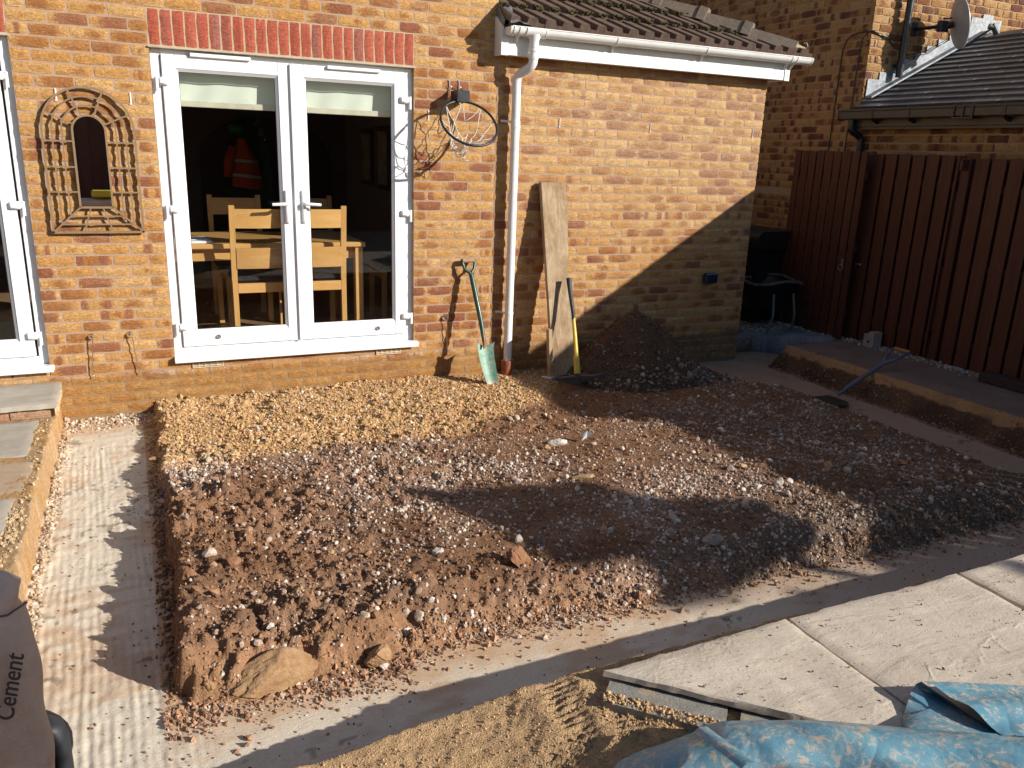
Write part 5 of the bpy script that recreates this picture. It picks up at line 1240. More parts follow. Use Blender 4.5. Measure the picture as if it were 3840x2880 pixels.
# ================================================================== RIGHT CONCRETE PATH, BANK, HOLE AND PASSAGE
def rbank(x, y):
    xe = 5.431 + .02 * fbm(x * 0, y, .25, 3, 121); ye = -.395 + .03 * fbm(x, y * 0, .2, 3, 123)
    path = sstep(-.03, .0, x - xe) * sstep(.03, 0, y - ye)
    toe = 5.22 + .05 * fbm(x * 0, y, .3, 3, 125)
    slope = sstep(0, 1, (x - toe) / (xe - .03 - toe)) * sstep(.12, -.02, y - ye)
    rough = fbm(x, y, .12, 4, 127)
    h = -.415 + slope * (.155 + .03 * rough) + .010 * rough
    h = np.maximum(h, -.43); top = -.18 + .003 * fbm(x, y, .1, 3, 129)
    h = h * (1 - path) + top * path
    yp = .22 + .05 * fbm(x, y * 0, .25, 3, 131) - .5 * sstep(5.55, 6.1, x)
    pas = sstep(0, .03, y - yp); h = h * (1 - pas) + (-.185 + .012 * fbm(x, y, .06, 3, 133)) * pas
    hole = sstep(.16, .5, x - 5.17) * sstep(5.95, 5.7, x) * sstep(-.42, -.3, y) * sstep(.28, .15, y); h = h - .05 * hole + .02 * clods(x, y, .07, 29) / .07 * hole * 3
    return h, path, slope, pas, hole
gx, gy = np.meshgrid(np.arange(5.12, 6.96, .014), np.arange(-5.2, 3.6, .018)); h, path, slope, pas, hole = rbank(gx, gy)
nv = vnoise(gx, gy, .15, 12)[..., None]
c_ = np.array([.11, .062, .035]) * (.6 + .8 * nv); 
c_ = np.where((path > .5)[..., None], np.array([.235, .17, .14]) * (.85 + .3 * nv), c_)
edge_ = (path > .02) & (gx < 5.455); c_ = np.where(edge_[..., None], np.array([.36, .215, .105]) * (.8 + .4 * nv), c_)
c_ = np.where((pas > .5)[..., None], np.array([.27, .26, .27]) * (.8 + .4 * nv), c_); hh_ = hole[..., None] * (1 - (pas > .5)[..., None]); c_ = c_ * (1 - hh_) + np.array([.10, .13, .155]) * (.6 + .8 * nv) * hh_
lowz = ((h < -.39) & (gx < 5.4) & (gy < -.4))[..., None]; c_ = np.where(lowz, np.array([.27, .19, .155]) * (.8 + .4 * nv), c_)
tag(grid_mesh('side_path', gx, gy, h, M['earth'], col=c_), kind='structure')
n_ = 5200; x = np.concatenate([rng.normal(6.24, .045, 2400), 5.25 + np.abs(rng.normal(0, .07, 1600)), rng.uniform(5.2, 6.2, 1200)]); y = np.concatenate([rng.uniform(-4, .3, 2400), rng.uniform(-4.2, -.4, 1600), rng.uniform(.24, .5, 1200)])
r = np.clip(rng.lognormal(math.log(.008), .45, n_), .003, .026); r[2400:4000] *= .7; c = pick(n_, (3, 2, 1, 1, 1, 2, 3, .3)) * .75; c[2400:4000] = np.array([.18, .11, .07]) * rng.uniform(.6, 2, (1600, 1)); x = np.minimum(x, 6.31)
pebbles('path_gravel', np.stack([x, y, rbank(x, y)[0] + r * .3], -1), r, c)

# ================================================================== SAND BANK in the foreground
sedge = lambda x: -4.125 + .045 * np.exp(-((x - .6) / .33) ** 2) + .025 * fbm(x, x * 0, .25, 3, 141) - .09 * sstep(.2, -.6, x)
def sand_h(x, y):
    t = sstep(.07, -.02, y - sedge(x)); fp = np.zeros_like(x)
    for (cx, cy, a) in ((.82, -4.42, .5), (1.05, -4.38, 1.1), (.52, -4.52, -.3), (1.25, -4.6, .8), (.30, -4.35, .9), (.90, -4.24, 1.4)):
        ca, sa = math.cos(a), math.sin(a); u = (x - cx) * ca + (y - cy) * sa; v = -(x - cx) * sa + (y - cy) * ca
        m = np.exp(-((u / .13) ** 4 + (v / .05) ** 4)); fp += m * (-.012 + .006 * np.sign(np.sin(u * 2 * math.pi / .026 + 1.5 * np.sin(v * 40))))
    top = -.190 + .014 * fbm(x, y, .35, 3, 143) + .012 * fbm(x, y, .09, 4, 145) + .006 * fbm(x, y, .02, 3, 147) + clods(x, y, .016, 31, .35) * .22 + fp + .03 * sstep(-4.6, -5.4, y) + .060 * sstep(.5, 1.05, x) * sstep(-4.95, -4.4, y)
    return -.43 + (top + .43) * t
gx, gy = np.meshgrid(np.arange(-1.5, 2.7, .011), np.concatenate([np.arange(-7.5, -4.95, .05), np.arange(-4.95, -3.98, .0095)])); h = sand_h(gx, gy); nv = vnoise(gx, gy, .08, 15)[..., None]
c_ = np.array([.56, .375, .20]) * (.86 + .28 * nv); low_face = ((gy > sedge(gx) - .03) & (h < -.21))[..., None]; c_ = np.where(low_face, np.array([.33, .16, .06]), c_)  # darker redder tone on the low outer face of the sand edge
tag(grid_mesh('sand_bed', gx, gy, h, M['sand'], col=c_, mask=h > -.428), kind='structure')
x = rng.uniform(-.2, 1.7, 26000); y = sedge(x) - .02 - np.abs(rng.uniform(0, .85, 26000)); r = np.clip(rng.lognormal(math.log(.0015), .5, len(x)), .0007, .006)
pebbles('sand_crumbs', np.stack([x, y, sand_h(x, y) + r * .4], -1), r, np.array([.60, .41, .23]) * rng.uniform(.7, 1.25, (len(x), 1)), octa=True)

# ================================================================== PATIO
pat = thing('patio', 'new riven sandstone patio with an angled left edge', 'patio', (3, -5, -.30))
PZ = -.070
DG = [(1.051, -4.218), (1.434, -4.594), (1.822, -4.986)]
riven('paving_slab', [DG[0], (1.822, -4.212), DG[2], DG[1]], PZ, .028, M['slab_buff'], pat, seed=21, amp=.005)
xs_ = [1.835, 2.752, 3.67, 4.588, 5.40]
for i in range(4): riven('paving_slab', [(xs_[i], -4.986), (xs_[i + 1] - .024, -4.986), (xs_[i + 1] - .024, -4.212 - .003 * i), (xs_[i], -4.212)], PZ + .001 * (i % 3), .028, M['slab_buff'], pat, seed=23 + i * 4, amp=.005)
riven('paving_slab', [(1.835, -4.999), (2.40, -5.56), (2.74, -5.89), (2.74, -4.999)], PZ, .028, M['slab_buff'], pat, seed=41, amp=.005, res=.03)
for j in range(5):
    for i in range(1, 4): riven('paving_slab', [(xs_[i], -5.89 - .91 * j), (xs_[i + 1] - .024, -5.89 - .91 * j), (xs_[i + 1] - .024, -4.999 - .91 * j), (xs_[i], -4.999 - .91 * j)], PZ, .028, M['slab_buff'], pat, seed=60 + i * 4 + j * 13, amp=.005, res=.04 + .02 * j)
jm = simple('joint_bedding', (.035, .026, .02), .95, var=.5, scale=60, bump=.8, dirt=(.35, .24, .13), dirt_amt=.6, dscale=30)
MB().prism([(1.105, -4.235), (5.38, -4.235), (5.38, -9.5), (2.77, -9.5), (2.77, -5.90)], 2, -.44, PZ - .0285).build('bedding', jm, pat)
blk = simple('grey_block', (.25, .235, .205), .9, var=.2, scale=26, bump=.6, dirt=(.50, .33, .16), dirt_amt=.8, dscale=9)
dgd = Vector((.7085, -.7057, 0)); dgn = Vector((-.7057, -.7085, 0)); L0 = Vector((1.056, -4.238, 0)); s_ = 0.0
for i in range(5):
    L = .385
    a = L0 + dgd * s_; V = []
    for (dd, nn_) in ((.004, .098), (L - .012, .098), (L - .012, -.06), (.004, -.06)):
        for z in (-.42, PZ - .040): V.append(a + dgd * dd + dgn * nn_ + Vector((0, 0, z)))
    F = [(0, 2, 3, 1), (2, 4, 5, 3), (4, 6, 7, 5), (6, 0, 1, 7), (1, 3, 5, 7), (0, 6, 4, 2)]; MB().add(V, F).build('edging_block', blk, pat); s_ += L + .012 + (.012 if i == 0 else 0)
for i in range(10): MB().box(1.20 + .43 * i, 1.20 + .43 * i + .418, -4.2345, -4.30, -.43, PZ - .034).build('edging_block', blk, pat)
n_ = 1300; x = rng.uniform(1.05, 3.6, n_); y = rng.uniform(-4.95, -4.22, n_); ok = (x - 1.051) * .7057 + (y + 4.218) * .7085 > .01; x, y = x[ok], y[ok]; n_ = len(x)
r = np.clip(rng.lognormal(math.log(.0016), .6, n_), .0008, .006); c = np.array([.28, .17, .10]) * rng.uniform(.5, 1.6, (n_, 1)); pebbles('patio_grit', np.stack([x, y, np.full(n_, PZ + .001) + r * .2], -1), r, c, octa=True)
t_ = rng.uniform(0, .95, 1500); q_ = np.abs(rng.normal(0, .02, 1500)); x = 1.056 + .7085 * t_ - .7057 * (.05 + q_ * 2); y = -4.238 - .7057 * t_ - .7085 * (.05 + q_ * 2); r = np.clip(rng.lognormal(math.log(.003), .5, 1500), .0015, .009)
pebbles('block_foot_crumbs', np.stack([x, y, np.maximum(sand_h(x, y), np.where(q_ < .024, PZ - .040, -1)) + r * .5], -1), r, np.array([.50, .33, .17]) * rng.uniform(.7, 1.3, (1500, 1)))

# ================================================================== BLUE TARPAULIN
k = NT('blue_tarpaulin'); p = k.pos(); n = k.noise(9, 8, .75, p, .6); n2 = k.noise(38, 6, .75, p, .8)
c = k.mix(k.mapr(k.noise(4, 4, .6, p), .3, .7), (.085, .24, .33), (.17, .36, .45))
c = k.mix(k.mapr(n, .46, .64, 0, .55), c, (.32, .44, .46)); d_ = k.math('MULTIPLY', k.mapr(n2, .50, .58), k.mapr(n, .42, .54)); c = k.mix(k.math('MULTIPLY', d_, .9), c, (.58, .46, .33))
k.col(c); M['tarp'] = k.set(k.mapr(n2, .4, .6, .28, .6), 0, .5, k.bump(k.math('ADD', k.math('MULTIPLY', k.math('ABSOLUTE', k.math('SUBTRACT', k.noise(5, 3, .5, p, .8), .5)), 1.3), k.math('MULTIPLY', n2, .08)), .5, .02))
tp = thing('tarpaulin', 'crumpled dusty blue plastic sheet at the lower right corner', 'tarpaulin', (1.8, -4.9, -.25))
edge_px = [(1290, 1700), (1318, 1668), (1345, 1641), (1385, 1622), (1440, 1604), (1500, 1582), (1530, 1565), (1562, 1557), (1640, 1556), (1720, 1555), (1800, 1558), (1880, 1565), (1960, 1572), (2060, 1580), (2150, 1588), (2240, 1594), (2330, 1604)]
# roll a top edge about 9 cm above what it lies on
zt = [-.165, -.15, -.13, -.10, -.08, -.055, -.04, -.03, -.025, -.02, -.015, -.01, -.005, .005, .01, .015, .02]
def resample(E_, zt, n_):
    P = [onz(a[0], a[1], z) for a, z in zip(E_, zt)]; L = [0]
    for i in range(1, len(P)): L.append(L[-1] + (P[i] - P[i - 1]).length)
    out = []
    for t in np.linspace(0, L[-1], n_):
        i = min(max(int(np.searchsorted(L, t)) - 1, 0), len(P) - 2); f = (t - L[i]) / (L[i + 1] - L[i]); out.append(P[i].lerp(P[i + 1], f))
    return out
E_ = resample(edge_px, zt, 120); rows = 60; V = []; F = []
for j in range(-5, rows):
    for i, P in enumerate(E_):
        if j < 0:   # curl under along the edge, on the far side
            a = (-j) / 5 * math.pi * .75; V.append((P.x - .004 * math.sin(a), P.y + .016 * math.sin(a), P.z - .035 * (1 - math.cos(a)) - .012 * (-j) / 5))
        else:
            s = j / rows * .75; x = P.x + s * .10; y = P.y - s
            b = .030 * math.sin(min(s / .22, 1) * math.pi) + .045 * sstep(.0, .5, s)
            wv = .010 * abs(float(fbm(np.array(x), np.array(y * .6), .24, 2, 151))) * min(1, s / .04) + .016 * math.exp(-((x - 1.34 - .5 * s) / .07) ** 2) * math.sin(min(1, s / .12) * 1.5) + .035 * math.exp(-(((x - 1.68) / .13) ** 2 + ((y + 5.22) / .12) ** 2))
            dent = -.045 * math.exp(-(((x - 1.48) / .07) ** 2 + ((y + 5.17) / .05) ** 2)); lf_ = -.10 * sstep(.10, .0, (x - E_[0].x) - .0) * 0
            V.append((x, y, P.z + float(b) + wv + dent))
nE = len(E_)
for j in range(rows + 4):
    for i in range(nE - 1): F.append((j * nE + i, j * nE + i + 1, (j + 1) * nE + i + 1, (j + 1) * nE + i))
MB().add(V, F).build('sheet', M['tarp'], tp, smooth=True)
# second sheet lapping over the first from the seam at left
seam = [onz(1497, 1588, -0.037), onz(1520, 1606, -0.021), onz(1560, 1636, -0.001), onz(1600, 1668, 0.015)]
mb = MB(); V = [];
for s_ in seam: V += [s_ + Vector((0, 0, .010)), s_ + Vector((.020, .002, .020)), s_ + Vector((.05, .004, .010))]
mb.add(V, [(i * 3 + j, i * 3 + j + 1, (i + 1) * 3 + j + 1, (i + 1) * 3 + j) for i in range(3) for j in range(2)]); mb.build('seam_fold', M['tarp'], tp, smooth=True)
# flat flap on the patio at right
fl = [onz(1990, 1472, -0.015), onz(2060, 1476, -0.030), onz(2140, 1480, -0.040), onz(2260, 1485, -0.040), onz(2420, 1500, -0.025)]
V = []; F = []; m_ = 14
base_ = [onz(2168, 1590, -0.025), onz(2190, 1592, -0.025), onz(2212, 1594, -0.025), onz(2280, 1602, -0.025), onz(2440, 1620, -0.025)]
for i in range(5):
    for j in range(m_ + 1):
        q = fl[i].lerp(base_[i], j / m_); q.z += .018 * math.sin(j / m_ * math.pi) + .006 * math.sin(j * .9 + i); V.append(q)
for i in range(4):
    for j in range(m_): F.append((i * (m_ + 1) + j, i * (m_ + 1) + j + 1, (i + 1) * (m_ + 1) + j + 1, (i + 1) * (m_ + 1) + j))
MB().add(V, F).build('flap', M['tarp'], tp, smooth=True)
V = [onz(1978, 1478, -0.025), onz(1966, 1500, -0.047), onz(1950, 1550, -0.065), onz(1952, 1566, -0.060), onz(1966, 1580, -0.015), onz(2060, 1588, 0.005), onz(2160, 1594, 0.005), onz(2150, 1578, -0.060), onz(2090, 1545, -0.065), onz(2030, 1505, -0.063), onz(1998, 1487, -0.050), onz(2010, 1530, -0.040), onz(2040, 1562, -0.030)]
F = [(0, 1, 11, 10), (1, 2, 11), (2, 3, 4, 11), (4, 5, 12, 11), (5, 6, 7, 12), (7, 8, 12), (8, 9, 11, 12), (9, 10, 11)]
MB().add(V, F).build('folded_corner', M['tarp'], tp, smooth=True)
V = [onz(1978, 1478, -0.025), onz(1990, 1472, -0.013), onz(2030, 1500, -0.025), onz(2165, 1585, -0.025), onz(2150, 1578, -0.070), onz(2030, 1505, -0.071)]
MB().add(V, [(0, 1, 2, 5), (5, 2, 3, 4)]).build('fold_inside', M['tarp'], tp, smooth=True)

# ================================================================== GARDEN MIRROR
gm = thing('garden_mirror', 'arched bronze trellis frame mirror hanging on the brick between the doors', 'mirror', (-.398, -.03, .90))
br = simple('bronze_paint', (.25, .165, .09), .5, .1, var=.12, scale=20)
cx_, cz_ = -.398, 1.548; YM = -.026
def strip(pts, w_, y0=YM - .008, y1=YM + .008, closed=False):
    """flat bar following pts in the wall plane"""
    P = [Vector((a, 0, b)) for a, b in pts]; n_ = len(P); V = []
    for i in range(n_):
        a = P[(i - 1) % n_] if (closed or i > 0) else P[i]; b = P[(i + 1) % n_] if (closed or i < n_ - 1) else P[i]
        d = (b - a).normalized(); nn_ = Vector((-d.z, 0, d.x)) * w_ / 2
        for (s, y) in ((1, y0), (-1, y0), (-1, y1), (1, y1)): V.append(Vector((P[i].x, y, P[i].z)) + nn_ * s)
    F = []; rg = range(n_ if closed else n_ - 1)
    for i in rg:
        j = (i + 1) % n_
        for k_ in range(4): F.append((i * 4 + k_, i * 4 + (k_ + 1) % 4, j * 4 + (k_ + 1) % 4, j * 4 + k_))
    if not closed: F += [(0, 3, 2, 1), (n_ * 4 - 4, n_ * 4 - 3, n_ * 4 - 2, n_ * 4 - 1)]
    return V, F
def arch(r, zb, hw=None):
    hw = hw or r; return [(cx_ - hw, zb)] + [(cx_ - r * math.cos(t), cz_ + r * math.sin(t)) for t in np.linspace(0, math.pi, 28)] + [(cx_ + hw, zb)]
mb = MB(); mb.add(*strip([(cx_ - .267, .902)] + arch(.267, 1.2)[1:-1] + [(cx_ + .267, .902)], .013)); mb.add(*strip([(cx_ - .273, .905), (cx_ + .273, .905)], .015)); mb.build('outer_frame', br, gm)
mb = MB(); mb.add(*strip([(cx_ - .096, 1.068)] + arch(.096, 1.2)[1:-1] + [(cx_ + .096, 1.068)], .012)); mb.add(*strip([(cx_ - .102, 1.066), (cx_ + .102, 1.066)], .013)); mb.build('inner_frame', br, gm)
for r, w_, zb in ((.212, .009, .952), (.156, .009, 1.008)): mb = MB(); mb.add(*strip(arch(r, zb), w_, YM - .006, YM + .006)); mb.build('arch_bar', br, gm)
for a in (24.5, 68, 112, 155.5):
    c_, s_ = math.cos(R_(a)), math.sin(R_(a)); mb = MB(); mb.add(*strip([(cx_ + .1 * c_, cz_ + .1 * s_), (cx_ + .265 * c_, cz_ + .265 * s_)], .010, YM - .0075, YM + .0035)); mb.build('spoke', br, gm)
for z in (1.482, 1.322, 1.165):
    for s in (-1, 1): mb = MB(); mb.add(*strip([(cx_ + s * .1, z), (cx_ + s * .266, z)], .010, YM - .0077, YM + .0033)); mb.build('cross_bar', br, gm)
for s in (-1, 1): mb = MB(); mb.add(*strip([(cx_ + s * .098, 1.064), (cx_ + s * .266, .908)], .011, YM - .0079, YM + .0037)); mb.build('corner_bar', br, gm)
for z in (1.010, .957): mb = MB(); hw = .098 + (1.064 - z) * 1.077; mb.add(*strip([(cx_ - hw, z), (cx_ + hw, z)], .009, YM - .0062, YM + .0031)); mb.build('cross_bar', br, gm)
for s in (-1, 1): mb = MB(); mb.add(*strip([(cx_ + s * .036, 1.064), (cx_ + s * .085, .908)], .009, YM - .0066, YM + .0036)); mb.build('perspective_bar', br, gm)
pts = arch(.092, 1.070); MB().prism(pts, 1, YM + .001, YM + .004).build('mirror_pane', M['mirror'], gm)
MB().prism(arch(.094, 1.068), 1, YM + .0045, YM + .008).build('backing', br, gm)
for s in (-1, 1): MB().box(cx_ + s * .2 - .006, cx_ + s * .2 + .006, YM + .008, .0, 1.30, 1.312).build('wall_hook', M['steel'], gm)

# ================================================================== BASKETBALL HOOP
hp_ = thing('basketball_hoop', 'drooping black basketball hoop with ragged white net on the brick wall', 'basketball hoop', (2.14, -.004, 1.9))
hm = simple('hoop_black', (.022, .024, .03), .4, .2)
A_ = Vector((2.135, -.13, 1.868)); ph = R_(47); fdir = Vector((0, -math.cos(ph), -math.sin(ph))); ux = Vector((1, 0, 0)); RR = .218; Cn = A_ + fdir * RR
ring = [Cn + (-fdir * math.cos(t) + ux * math.sin(t)) * RR for t in np.linspace(0, 2 * math.pi, 56)]
rim = MB().tube(ring, .0095, 10, caps=False).build('rim', hm, hp_, smooth=True)
mb = MB(); mb.box(2.085, 2.185, -.16, -.155, 1.862, 1.945, ch=.002); mb.box(2.085, 2.090, -.155, -.02, 1.862, 1.945); mb.box(2.180, 2.185, -.155, -.02, 1.862, 1.945)
for xx in (2.098, 2.166): mb.tube([(xx, -.15, 1.93), (xx, -.010, 1.965)], .004, 6)
mb.build('mount_box', hm, hp_)
mb = MB(); mb.box(2.080, 2.19, -.012, -.003, 1.90, 2.00, ch=.002); 
for xx in (2.092, 2.162): mb.lathe([(0, -.019), (.006, -.018), (.007, -.012)], (xx, 0, 1.972), 'y', 8)
mb = MB()
for xx in (2.092, 2.168): mb.tube([(xx - .012, -.006, 2.03), (xx - .012, -.012, 1.93)], .003, 6); mb.lathe([(0, -.010), (.007, -.009), (.008, -.002)], (xx, 0, 1.975), 'y', 8)
mb.build('wall_bracket', M['steel'], hp_)
rn = random.Random(12); NN = 9
def netpt(level, i):
    t = 2 * math.pi * (i + .5 * (level % 2)) / NN
    top = Cn + (-fdir * math.cos(t) + ux * math.sin(t)) * RR
    tail = Vector((2.065, -.225, 1.505)); f = [0, .28, .52, .74, .90, 1.02][level]; sh = [1, .66, .46, .30, .24, .22][level]
    c_ = Cn.lerp(tail, f); p_ = c_ + (top - Cn) * sh; p_.z = p_.z * .6 + (c_.z) * .4 if level else p_.z
    return p_ + Vector((rn.uniform(-1, 1), rn.uniform(-1, 1), rn.uniform(-1, 1))) * (.016 if level else 0)
NP = [[netpt(l, i) for i in range(NN)] for l in range(6)]
cord = NT('net_cord'); cord.col((.62, .58, .50)); cm = cord.set(.9)
mb = MB()
for l in range(5):
    for i in range(NN):
        if rn.random() < .12 and l > 0: continue
        for j in ((i, i - 1) if l % 2 == 0 else (i, (i + 1))):
            a, b = NP[l][i], NP[l + 1][j % NN]
            if rn.random() < .10: continue
            mid = a.lerp(b, .5) + Vector((0, 0, -.012)) + Vector((rn.uniform(-1, 1), rn.uniform(-1, 1), 0)) * .006
            mb.tube([a, a.lerp(mid, .5), mid, mid.lerp(b, .5), b], .0033, 5)
for i in range(7):
    a = NP[5][i % NN]; b = a + Vector((rn.uniform(-.06, .06), rn.uniform(-.03, .03), rn.uniform(-.07, .01))); mb.tube([a, a.lerp(b, .5) + Vector((.01, 0, -.02)), b], .0026, 5)
mb.build('net', cm, hp_, smooth=True)

# ================================================================== SPADE by the wall
Q = lambda x, y, yy: ony(1500 + .28933 * x, 960 + .28933 * y, yy, 1.0)
sp = thing('green_spade', 'worn green trenching spade leaning on the wall left of the downpipe', 'spade', tuple(Q(1200, 1640, -.36)))
grn = simple('green_enamel', (.015, .075, .05), .35, .1, var=.3, scale=25, dirt=(.22, .10, .05), dirt_amt=.5, dscale=14)
yf = lambda py: -.050 - .30 * (py - 60) / 1580
g1, g2, yk, s1, s2, s3 = Q(800, 62, yf(60)), Q(970, 55, yf(60)), Q(915, 232, yf(230)), Q(925, 250, yf(250)), Q(1045, 830, yf(830)), Q(1090, 1110, yf(1110))
gw_ = simple('worn_wood', (.36, .22, .13), .7, var=.25, scale=30)
MB().tube([g1 + (g2 - g1) * .04, g2 - (g2 - g1) * .04], .0185, 12).build('grip', gw_, sp, auto=50)
mb = MB()
for g in (g1, g2):
    s = -1 if g is g1 else 1; m1 = g + (yk - g) * .45 + Vector((s * .010, 0, -.02)); mb.tube([g + Vector((0, 0, .012)), g, m1, yk + Vector((s * .008, 0, .01)), yk + (s1 - yk) * .6], [.010, .012, .012, .014, .016], 10)
mb.build('yoke', grn, sp, smooth=True)
MB().tube([yk, s1, s2, s3], [.018, .020, .0195, .016], 14).build('shaft', grn, sp, auto=50)
rust = simple('rusty_steel', (.22, .10, .06), .6, .5, var=.3, scale=30)
MB().tube([s3 - (s3 - s2) * .1, s3, Q(1090, 1200, yf(1200) - .01)], [.0165, .016, .006], 10).build('socket_end', rust, sp)
bl = [[(1003, 1128), (1052, 1150), (1100, 1178), (1160, 1150), (1226, 1112)], [(1010, 1200), (1050, 1205), (1108, 1222), (1165, 1195), (1212, 1180)], [(1035, 1350), (1075, 1352), (1130, 1355), (1185, 1335), (1226, 1325)], [(1075, 1500), (1105, 1500), (1160, 1495), (1215, 1480), (1250, 1475)], [(1128, 1655), (1160, 1662), (1200, 1668), (1245, 1660), (1286, 1645)]]
V = []
for j, row in enumerate(bl):
    for i, (a, b) in enumerate(row): V.append(Q(a, b, yf(b) + .012 - .016 * abs(i - 2) / 2 + .01))
nb = len(V); V += [v + Vector((0, .0035, 0)) for v in V]; F = []
for j in range(4):
    for i in range(4): F.append((j * 5 + i, j * 5 + i + 1, (j + 1) * 5 + i + 1, (j + 1) * 5 + i)); F.append(tuple(nb + q for q in F[-1][::-1]))
for j in range(4): F.append((j * 5, (j + 1) * 5, nb + (j + 1) * 5, nb + j * 5)); F.append((j * 5 + 4, nb + j * 5 + 4, nb + (j + 1) * 5 + 4, (j + 1) * 5 + 4))
for i in range(4): F.append((i, nb + i, nb + i + 1, i + 1)); F.append((20 + i, 21 + i, nb + 21 + i, nb + 20 + i))
k = NT('spade_paint'); p = k.pos(); n = k.noise(22, 7, .75, p, .5); c = k.mix(k.mapr(n, .35, .65), (.065, .15, .11), (.16, .27, .20)); c = k.mix(k.mapr(k.noise(30, 6, .75, p), .56, .66), c, (.36, .24, .15)); zq = k.xyz(p)[2]
c = k.mix(k.mapr(k.math('ADD', zq, k.math('MULTIPLY', n, .04)), -.26, -.29), c, (.33, .25, .17)); k.col(c)
MB().add(V, F).build('blade', k.set(.5, .15, .5, k.bump(n, .2, .004)), sp, auto=30)

# ================================================================== PLANK
pk = wood_material('scaffold_board', (.24, .155, .085), (.62, .475, .31), (1, 1, .07), 15, .85, .9, .15)
_b = [n for n in pk.node_tree.nodes if n.type == 'BSDF_PRINCIPLED'][0]; _t = pk.node_tree; _src = _b.inputs['Base Color'].links[0].from_socket; _n = _t.nodes.new('ShaderNodeTexNoise'); _n.inputs['Scale'].default_value = 5; _n.inputs['Detail'].default_value = 8; _n.inputs['Roughness'].default_value = .75; _tc = _t.nodes.new('ShaderNodeTexCoord'); _t.links.new(_tc.outputs['Object'], _n.inputs['Vector']); _r = _t.nodes.new('ShaderNodeMapRange'); _r.inputs[1].default_value = .48; _r.inputs[2].default_value = .66; _r.inputs[4].default_value = .7; _t.links.new(_n.outputs[0], _r.inputs[0]); _m = _t.nodes.new('ShaderNodeMix'); _m.data_type = 'RGBA'; _t.links.new(_r.outputs[0], _m.inputs[0]); _t.links.new(_src, _m.inputs[6]); _m.inputs[7].default_value = (.23, .13, .07, 1); _t.links.new(_m.outputs[2], _b.inputs['Base Color'])
tl, trr = Vector((2.868, -.062, 1.285)), Vector((3.088, -.058, 1.28)); bl_ = ony(1196, 812, -.37); br_ = bl_ + Vector((.213, 0, 0))
nV = Vector((0, .044, .004)); V = []; nz_ = 14; rr_ = random.Random(3)
for i in range(nz_ + 1):
    f = i / nz_; a, b = tl.lerp(bl_, f), trr.lerp(br_, f); b = b + Vector(((.016 * math.sin(f * 7 + 1) + rr_.uniform(-.003, .003)), 0, 0)); a = a + Vector((rr_.uniform(-.0015, .0015), 0, 0))
    if i == 0: b.x -= .006
    V += [a, b, b + nV, a + nV]
F = []
for i in range(nz_):
    for k_ in range(4): F.append((i * 4 + k_, i * 4 + (k_ + 1) % 4, (i + 1) * 4 + (k_ + 1) % 4, (i + 1) * 4 + k_))
F += [(0, 1, 2, 3), (nz_ * 4 + 3, nz_ * 4 + 2, nz_ * 4 + 1, nz_ * 4)]
o = MB().add(V, F).build('wooden_plank', pk); tag(o, 'weathered wide timber board leaning upright on the extension wall', 'plank')
V = []
a, b = bl_ + Vector((-.012, -.002, 0)), bl_ + Vector((.012, -.004, 0))
o = MB().box(-.02, .012, -.028, .02, 0, .40, Matrix.Translation(bl_ + Vector((-.012, .035, 0))) @ Matrix.Rotation(R_(-4.5), 4, 'Y')).build('timber_offcut', pk); tag(o, 'narrow timber offcut behind the foot of the leaning board', 'timber')

# ================================================================== MATTOCK
Q3 = lambda x, y, yy: ony(1920 + .434 * x, 720 + .434 * y, yy, 1.0)
mt = thing('mattock', 'yellow handled pickaxe with black grip standing against the timber board', 'pickaxe', tuple(Q3(570, 1600, -.55)))
ym = lambda py: -.275 - .33 * (py - 740) / 860
yel_ = simple('yellow_fibreglass', (.62, .43, .035), .4, 0, .5, .12, 10, dirt=(.30, .20, .08), dirt_amt=.5, dscale=12)
rub = simple('black_rubber', (.02, .022, .025), .6)
hpts = [(492, 745), (500, 850), (515, 950), (530, 1060), (532, 1110), (545, 1250), (555, 1400), (565, 1570)]
HP = [Q3(a, b, ym(b)) for a, b in hpts]
MB().tube(HP[:4] + [HP[4]], [.0245, .018, .017, .0165, .0155], 14, flat=.8).build('rubber_grip', rub, mt, auto=50)
MB().tube([HP[3], HP[4], HP[5], HP[6], HP[6].lerp(HP[7], .2), HP[7]], [.0150, .0160, .0165, .0185, .0265, .027], 14, flat=.8).build('handle', yel_, mt, auto=50)
q0 = HP[0] + Vector((.006, -.021, -.022)); MB().lathe([(.005, -.002), (.009, -.002), (.009, .004), (.005, .004), (.005, -.002)], q0, 'y', 14).build('hang_hole_ring', yel_, mt)
hd_pts = [(248, 1588), (330, 1603), (430, 1617), (520, 1612), (600, 1606), (690, 1600), (780, 1575), (866, 1548)]; HQ = [Q3(a, b + 4, -.60) for a, b in hd_pts]
wz = [.002, .011, .018, .027, .027, .020, .014, .010]; wy = [.004, .010, .013, .030, .030, .020, .028, .036]
V = []
for i, P in enumerate(HQ):
    for (s, t_) in ((-1, -1), (1, -1), (1, 1), (-1, 1)): V.append(P + Vector((0, s * wy[i], t_ * wz[i])))
F = [(i * 4 + k_, i * 4 + (k_ + 1) % 4, (i + 1) * 4 + (k_ + 1) % 4, (i + 1) * 4 + k_) for i in range(7) for k_ in range(4)] + [(0, 1, 2, 3), (31, 30, 29, 28)]
MB().add(V, F).build('head', simple('forged_steel', (.10, .105, .11), .5, .5, var=.3, scale=20, dirt=(.16, .09, .05), dirt_amt=.6), mt, auto=35)

